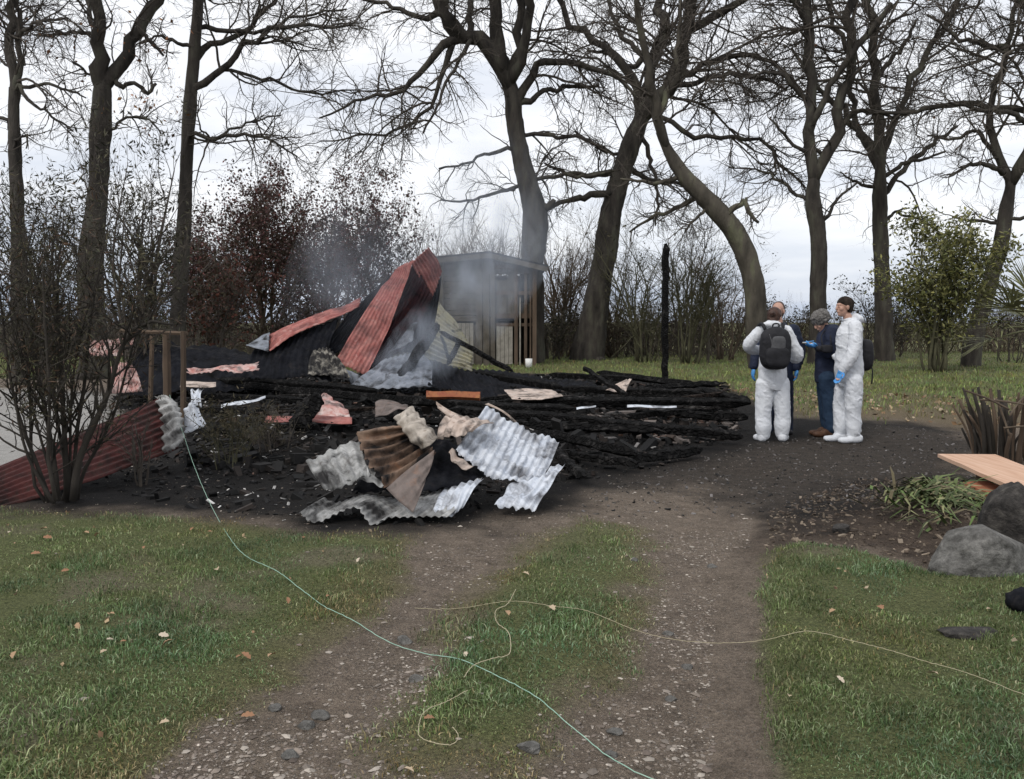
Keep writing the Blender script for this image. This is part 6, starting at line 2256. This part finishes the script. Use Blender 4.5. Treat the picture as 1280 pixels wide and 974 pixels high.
# --- front left shrub
def px_stem(pts, Y):
    pts = [(a, b, c * .6) for a, b, c in pts]
    return px_line(pts, Y, 12)


stems = [px_stem([(62, 628, 8), (48, 585, 6), (30, 540, 5), (14, 480, 4), (2, 390, 3), (-6, 300, 1)], 6.75),
         px_stem([(72, 626, 9), (68, 580, 7), (58, 520, 6), (44, 450, 5), (36, 380, 4), (30, 290, 1.5)], 6.85),
         px_stem([(92, 626, 11), (98, 578, 9), (118, 530, 7.5), (136, 490, 6.5), (150, 440, 6), (164, 414, 5), (188, 402, 4), (216, 406, 2.5)], 6.9),
         px_stem([(84, 626, 9), (82, 570, 7.5), (78, 500, 6), (74, 430, 5), (72, 350, 3.5), (80, 270, 1.5)], 6.95),
         px_stem([(78, 628, 8), (92, 590, 6), (96, 540, 5), (106, 480, 4.5), (112, 410, 4), (125, 330, 2.5), (140, 262, 1)], 7.0),
         px_stem([(66, 628, 6), (50, 600, 5), (35, 570, 4), (22, 520, 3), (20, 460, 2)], 6.7),
         px_stem([(96, 626, 6), (104, 590, 5), (124, 556, 4), (142, 520, 3.5), (156, 470, 3), (175, 400, 1.5)], 7.05),
         px_stem([(70, 626, 6), (60, 570, 5), (62, 500, 4), (56, 400, 3), (52, 320, 1.2)], 6.6)]
bs = GZ(80, 627)
bush('front_shrub', 'many stemmed dark shrub nearest the camera at the left edge', 'shrub', bs, 2.4, 1.6, 4, 260, (170, 800, 2200), 'twig_dark', (5200, .06, ((.05, .048, .024), (.075, .062, .034), (.035, .034, .02), (.085, .05, .03)), 7.0, .05), None, .018, up=.10, wig=.15, spread0=.12, stem_lists=stems, lf=.36)
bush('dead_shrub', 'small black bare shrub in front of the dark red sheet', 'shrub', GZ(178, 606), .62, .6, 5, 261, (30, 80, 120), 'twig', None, None, .014, spread0=.05)
bush('low_plant', 'low brown feathery plant in the ash right of the red sheet', 'plant', GZ(290, 588), .55, 1.0, 12, 262, (70, 240, 420), 'twig_green', (900, .05, ((.05, .042, .02), (.07, .055, .03)), 5, .03), None, .008, spread0=.2)
bush('low_plant', 'singed low plant beside the leaning charred log stub', 'plant', GZ(340, 580), .4, .7, 10, 263, (50, 180, 320), 'twig', (500, .05, ((.035, .03, .018), (.05, .04, .024)), 5, .03), None, .008, spread0=.15)

# --- twine
def twine(name, label, pts, m, r_=.004, up=.03):
    P = []
    for p in pts:
        if len(p) == 3:
            P.append(W(*p))
        else:
            P.append(GZ(p[0], p[1], up))
    P = catmull(np.array(P), 26 * max(2, len(P) // 2))
    rng_ = np.random.default_rng(len(pts))
    P = P + rng_.normal(0, .0008, P.shape)
    A = Acc()
    V, q, t = tubes(P[None], np.full((1, len(P)), r_), 6, True)
    A.add(V, q, t)
    return props(obj(name, A, M[m], None, P[0], smooth=True), label, 'twine')


twine('twine', 'pale green twine running from the red sheet across the lawn to the foreground',
      [(212, 494, 8.7), (225, 530, 8.2), (240, 575, 7.3), (256, 615, 6.6), (272, 650), (290, 684), (310, 704), (345, 720), (375, 742), (405, 764), (440, 776), (485, 795), (530, 811), (575, 832), (620, 855), (670, 880), (715, 907), (770, 942), (840, 974), (900, 1000)], 'twine_green', .0020, .017)
twine('twine', 'tan twine stretched across the centre strip and right track into the right lawn',
      [(518, 755), (548, 755), (582, 757), (640, 762), (690, 768), (735, 773), (800, 785), (860, 795), (920, 802), (960, 805), (1010, 808), (1060, 818), (1110, 832), (1160, 848), (1210, 864), (1280, 893), (1340, 915)], 'twine_tan', .0013, .024)
twine('twine', 'short curly yellow twine lying on the centre strip', [(645, 750), (634, 768), (620, 774), (621, 790), (634, 803), (638, 815), (636, 834), (615, 840), (592, 848), (580, 862)], 'twine_tan', .0019, .035)
twine('twine', 'loose loop of pale twine at the near end of the centre strip', [(585, 880), (560, 893), (535, 902), (526, 912), (524, 930), (540, 940), (565, 944), (573, 936), (566, 926)], 'twine_tan', .0015, .03)

# --- small upright things far off
A = Acc()
p = basexy(661, 459)
tube1(A, [np.array(p) + (0, 0, -.02), np.array(p) + (0, 0, .28)], [.11, .12], 14)
props(obj('bucket', A, M['white_plain'], None, p, smooth=True), 'small white bucket on the grass beside the shed', 'bucket')
for k, (px, py0, py1, w) in [(2, (885, 452, 404, .06))]:
    A = Acc()
    Yp = 31.0
    P0, P1 = W(px, py0, Yp), W(px, py1, Yp)
    P0[2] = -.1
    tube1(A, [P0, P1], w, 6, None, True)
    props(obj('marker_post', A, M['yellow_paint' if k < 2 else 'wood_grey'], None, P0), ['yellow marker post left of the leaning oak', 'yellow marker post right of the leaning oak', 'grey fence post in front of the thicket'][k], 'post')

# @@GRASS
# ------------------------------------------------------------------ grass, gravel, leaves
def blades(n_try, xr, yr, h, w, seed, cols_g, cols_d, lean=.6, cond=None, hvar=.45):
    rng = np.random.default_rng(seed)
    x = rng.uniform(*xr, n_try)
    # denser toward the camera
    u = rng.uniform(0, 1, n_try)
    y = 1 / (1 / yr[0] + u * (1 / yr[1] - 1 / yr[0]))
    keep = np.abs(x) < y * .72 + .6
    x, y = x[keep], y[keep]
    g, ash, pale, litt, soil, dry = masks(x, y)
    cl = fbm(x * 5, y * 5, 0, 2, seed + 1)
    k2 = rng.uniform(0, 1, len(x)) < g * np.clip(.75 + .6 * cl, .1, 1)
    x, y, dry, cl = x[k2], y[k2], dry[k2], cl[k2]
    n = len(x)
    z = hgt(x, y)
    tall = np.clip(1 + .8 * fbm(x * 2.3, y * 2.3, 0, 2, seed + 2) + .9 * cl, .3, 2.8)
    hh = h * tall * rng.uniform(1 - hvar, 1 + hvar, n)
    a = rng.uniform(0, 6.28, n)
    la = rng.uniform(0, 6.28, n)
    ln = np.abs(rng.normal(0, lean, n))[:, None] + .15
    L = np.stack([np.cos(la), np.sin(la), 0 * la], 1) * ln
    s = np.stack([np.cos(a), np.sin(a), 0 * a], 1) * (w * rng.uniform(.6, 1.3, n))[:, None]
    b = np.stack([x, y, z - .004], 1)
    up = np.array((0, 0, 1.0))
    mid = b + (up * .6 + L * .35) * hh[:, None]
    tip = b + (up * (1 - .25 * ln) + L * 1.0) * hh[:, None]
    V = np.stack([b - s, b + s, mid + s * .8, mid - s * .8, tip], 1).reshape(-1, 3)
    i = np.arange(n)[:, None] * 5
    q = i + np.array([0, 1, 2, 3])
    t = i + np.array([3, 2, 4])
    cg = np.asarray(cols_g)[rng.integers(0, len(cols_g), n)]
    cd = np.asarray(cols_d)[rng.integers(0, len(cols_d), n)]
    f = (rng.uniform(0, 1, n) < dry * .75 + .06)[:, None]
    hue = fbm(x * 1.9, y * 1.9, 0, 3, 83)[:, None]
    tone = (1 + .45 * fbm(x * 1.1, y * 1.1, 0, 3, 81) + .42 * fbm(x * 6.5, y * 6.5, 0, 2, 82))[:, None] * (1 + hue * np.array((.35, .05, -.1)))
    c = np.where(f, cd, cg) * tone * (1 + .22 * rng.normal(0, 1, (n, 1)))
    return V, q, t, np.repeat(np.clip(c, .006, .6), 5, 0)


GREEN = ((0.1037, 0.1525, 0.05124), (0.1342, 0.1891, 0.0671), (0.183, 0.2379, 0.1037), (0.0732, 0.1159, 0.03904), (0.2562, 0.2928, 0.1586))
DRY = ((0.2684, 0.2318, 0.1098), (0.2013, 0.1708, 0.0854), (0.366, 0.3172, 0.183), (0.1586, 0.1464, 0.0671))
GA = Acc()
GA.add(*blades(700000, (-7.5, 8.5), (2.2, 8.2), .021, .0023, 500, GREEN, DRY))
props(obj('lawn_grass', GA, M['leaf']), 'short damp grass of the lawns and the centre strip', 'grass', None, 'stuff')
GA = Acc()
FARG = ((.16, .205, .062), (.19, .235, .08), (.135, .175, .055))
FARD = ((.20, .17, .085), (.15, .13, .065), (.17, .16, .07))
GA.add(*blades(200000, (-26, 28), (12.0, 42.0), .075, .010, 501, FARG, FARD))
props(obj('field_grass', GA, M['leaf']), 'bright grass of the field beyond the ash', 'grass', None, 'stuff')


def pebbles(n_, seed, size, region, cols):
    rng = np.random.default_rng(seed)
    x = rng.uniform(region[0], region[1], n_ * 4)
    u = rng.uniform(0, 1, n_ * 4)
    y = 1 / (1 / region[2] + u * (1 / region[3] - 1 / region[2]))
    g, ash, pale, litt, soil, dry = masks(x, y)
    rl, rr = line_d(x, y, RUT_L), line_d(x, y, RUT_R)
    dens = np.exp(-(rl / .42) ** 2) + np.exp(-(rr / .6) ** 2) + .12 + .5 * (poly_sd(x, y, ROAD) < 0)
    # the right edge of the right track is washed clean
    cl = sstep(-.1, .5, fbm(x * 2.4, y * 2.4, 0, 3, seed))
    k = (rng.uniform(0, 1, n_ * 4) < dens * (1 - g) * (.25 + cl)) & (np.abs(x) < y * .75) & (poly_sd(x, y, LAWN_R) > .22) & (poly_sd(x, y, SOILR) > .1)
    k &= ~((poly_sd(x, y, ROAD) < 0) & (rng.uniform(0, 1, n_ * 4) < .7))
    x, y = x[k][:n_], y[k][:n_]
    n = len(x)
    z = hgt(x, y)
    # octahedron pebble with cut corners
    base = np.array([(1, 0, 0), (.3, .9, .1), (-.8, .5, 0), (-.7, -.6, .1), (.4, -.9, 0), (.1, .05, .75), (0, 0, -.6)])
    tr = []
    for j in range(5):
        tr += [(j, (j + 1) % 5, 5), ((j + 1) % 5, j, 6)]
    tr = np.array(tr)
    s = size * np.exp(rng.normal(0, .5, n))
    dims = np.stack([s * rng.uniform(.8, 1.5, n), s * rng.uniform(.6, 1.1, n), s * rng.uniform(.35, .7, n)], 1)
    a = rng.uniform(0, 6.28, n)
    v = base[None] * (1 + rng.normal(0, .16, (n, 7, 3))) * dims[:, None, :]
    c, sn = np.cos(a)[:, None], np.sin(a)[:, None]
    v = np.stack([v[..., 0] * c - v[..., 1] * sn, v[..., 0] * sn + v[..., 1] * c, v[..., 2]], -1)
    v = v + np.stack([x, y, z + .1 * s], 1)[:, None, :]
    ti = (tr[None] + 7 * np.arange(n)[:, None, None]).reshape(-1, 3)
    cc = np.asarray(cols)[rng.integers(0, len(cols), n)] * (1 + .2 * rng.normal(0, 1, (n, 1)))
    A = Acc()
    A.add(v.reshape(-1, 3), None, ti, np.repeat(np.clip(cc, .01, .6), 7, 0))
    return A


STONE = ((0.208, 0.174, 0.145), (0.257, 0.221, 0.188), (0.159, 0.128, 0.107), (0.367, 0.326, 0.280), (0.122, 0.099, 0.081), (0.184, 0.157, 0.134))
o = obj('road_grit', chunks(2200, ROAD, .009, ((.06, .055, .05), (.10, .09, .085), (.02, .019, .018), (.16, .15, .145)), 405, .5), M['pebble'])
props(o, 'grey grit strewn over the dark turning area', 'gravel', None, 'stuff')
props(obj('gravel', pebbles(34000, 510, .0050, (-4, 4.5, 2.2, 9.5), STONE), M['pebble']), 'pale gravel bedded in the two wheel tracks', 'gravel', None, 'stuff')
# larger stones that can be told apart
rng = np.random.default_rng(23)
for j, (px, py, r_) in enumerate([(662, 935, .030), (520, 842, .024), (768, 902, .020), (985 - 220, 930, .018), (400, 884, .028), (382, 896, .024), (345, 882, .02), (362, 930, .024), (505, 790, .03), (835, 780, .02), (860, 822, .02), (792, 700, .02), (890, 700, .022), (840, 860, .018)]):
    p = GZ(px, py)
    rock('stone', ['round pale stone at the near end of the centre strip', 'pale stone on the left track beside the twine', 'pale oval stone at the edge of the right track', 'pale flat stone near the bottom of the right track', 'largest flat stone in the left track', 'flat stone touching the largest flat stone', 'flat stone left of the largest flat stone', 'flat stone at the bottom of the left track', 'grey lump where the twine leaves the left track', 'pale stone in the right track below the tan twine', 'small stone in the middle of the right track', 'stone at the top of the right track beside the strip', 'stone high in the right track', 'small stone low in the right track'][j],
         p + (0, 0, r_ * .25), (r_ * 1.5, r_ * 1.1, r_ * .75), 'stone_grey', 60 + j, .9)

# fallen leaves
def leaf_mesh(seed):
    """lobed dry oak leaf, curled, one mesh"""
    rng_ = np.random.default_rng(seed)
    n = 9
    t = np.linspace(0, 1, n)
    w = .26 * np.sin(t * math.pi) ** .7 * (1 + .35 * np.cos(t * 6 * math.pi + seed)) + .015
    curl = rng_.uniform(.25, .6)
    V, q = [], []
    for i in range(n):
        z = .16 * math.sin(t[i] * 3.1) * curl
        V += [(t[i] - .5, -w[i], z + w[i] * curl), (t[i] - .5, 0, z), (t[i] - .5, w[i], z + w[i] * curl * 1.2)]
    for i in range(n - 1):
        a = i * 3
        q += [(a, a + 3, a + 4, a + 1), (a + 1, a + 4, a + 5, a + 2)]
    col = np.array([(.38, .25, .15), (.46, .36, .25), (.30, .16, .09), (.52, .44, .34)][seed % 4])
    return mk_mesh('fallen_leaf', np.array(V), q, None, np.repeat(col[None], len(V), 0), True)


leaf_me = [leaf_mesh(k) for k in range(4)]
for m_ in leaf_me:
    m_.materials.append(M['dead_leaf'])
LEAFS = {'left lawn': [(12, 672), (18, 688), (55, 668), (62, 672), (80, 665), (108, 674), (118, 668), (60, 680), (180, 693), (122, 677), (240, 670), (262, 673), (98, 795), (138, 812), (140, 778), (130, 828), (205, 806), (210, 815), (145, 760), (272, 720), (82, 722), (335, 685), (380, 679), (448, 707), (410, 752), (300, 833), (308, 832), (340, 828), (205, 914), (310, 897), (18, 832), (45, 700), (155, 815), (360, 760), (230, 690)],
         'centre strip': [(582, 827), (642, 816), (634, 776), (657, 725), (537, 911), (690, 770), (510, 968)],
         'right lawn': [(1050, 869), (1040, 782), (1035, 768), (1165, 862), (986, 881), (1236, 780), (1100, 778)]}
rng = np.random.default_rng(29)
for area, pts in LEAFS.items():
    for px, py in pts:
        p = GZ(px, py, .022)
        k = int(rng.integers(0, 4))
        o = bpy.data.objects.new('fallen_leaf', leaf_me[k])
        COL.objects.link(o)
        o.location = tuple(p)
        o.rotation_euler = (rng.normal(0, .3), rng.normal(0, .3), rng.uniform(0, 6.28))
        s_ = rng.uniform(.03, .058)
        o.scale = (s_, s_, s_)
        props(o, 'dry curled tan oak leaf lying on the ' + area, 'leaf', 'fallen leaves on the ' + area)
# uncounted litter on the far strip and the lawns
rng = np.random.default_rng(37)
A = Acc()
pp = scatter_poly(rng, LITTER, 1500)
pn = scatter_poly(rng, LAWN_L, 500)
pn = pn[pn[:, 1] > 2.4]
pr = scatter_poly(rng, LAWN_R, 260)
for P2, sz in ((pp, .075), (pn, .025), (pr, .025)):
    P3 = np.concatenate([P2, (hgt(P2[:, 0], P2[:, 1]) + .02)[:, None]], 1)
    V, t, c = leaf_cards(rng, np.repeat(P3[:, None, :], 2, 1), len(P3), sz, 1.5, ((.30, .22, .13), (.36, .29, .2), (.22, .14, .08)), .006)
    A.add(V, None, t, c)
props(obj('leaf_litter', A, M['dead_leaf']), 'scattered dead leaves on the far strip and in the lawns', 'leaves', None, 'stuff')
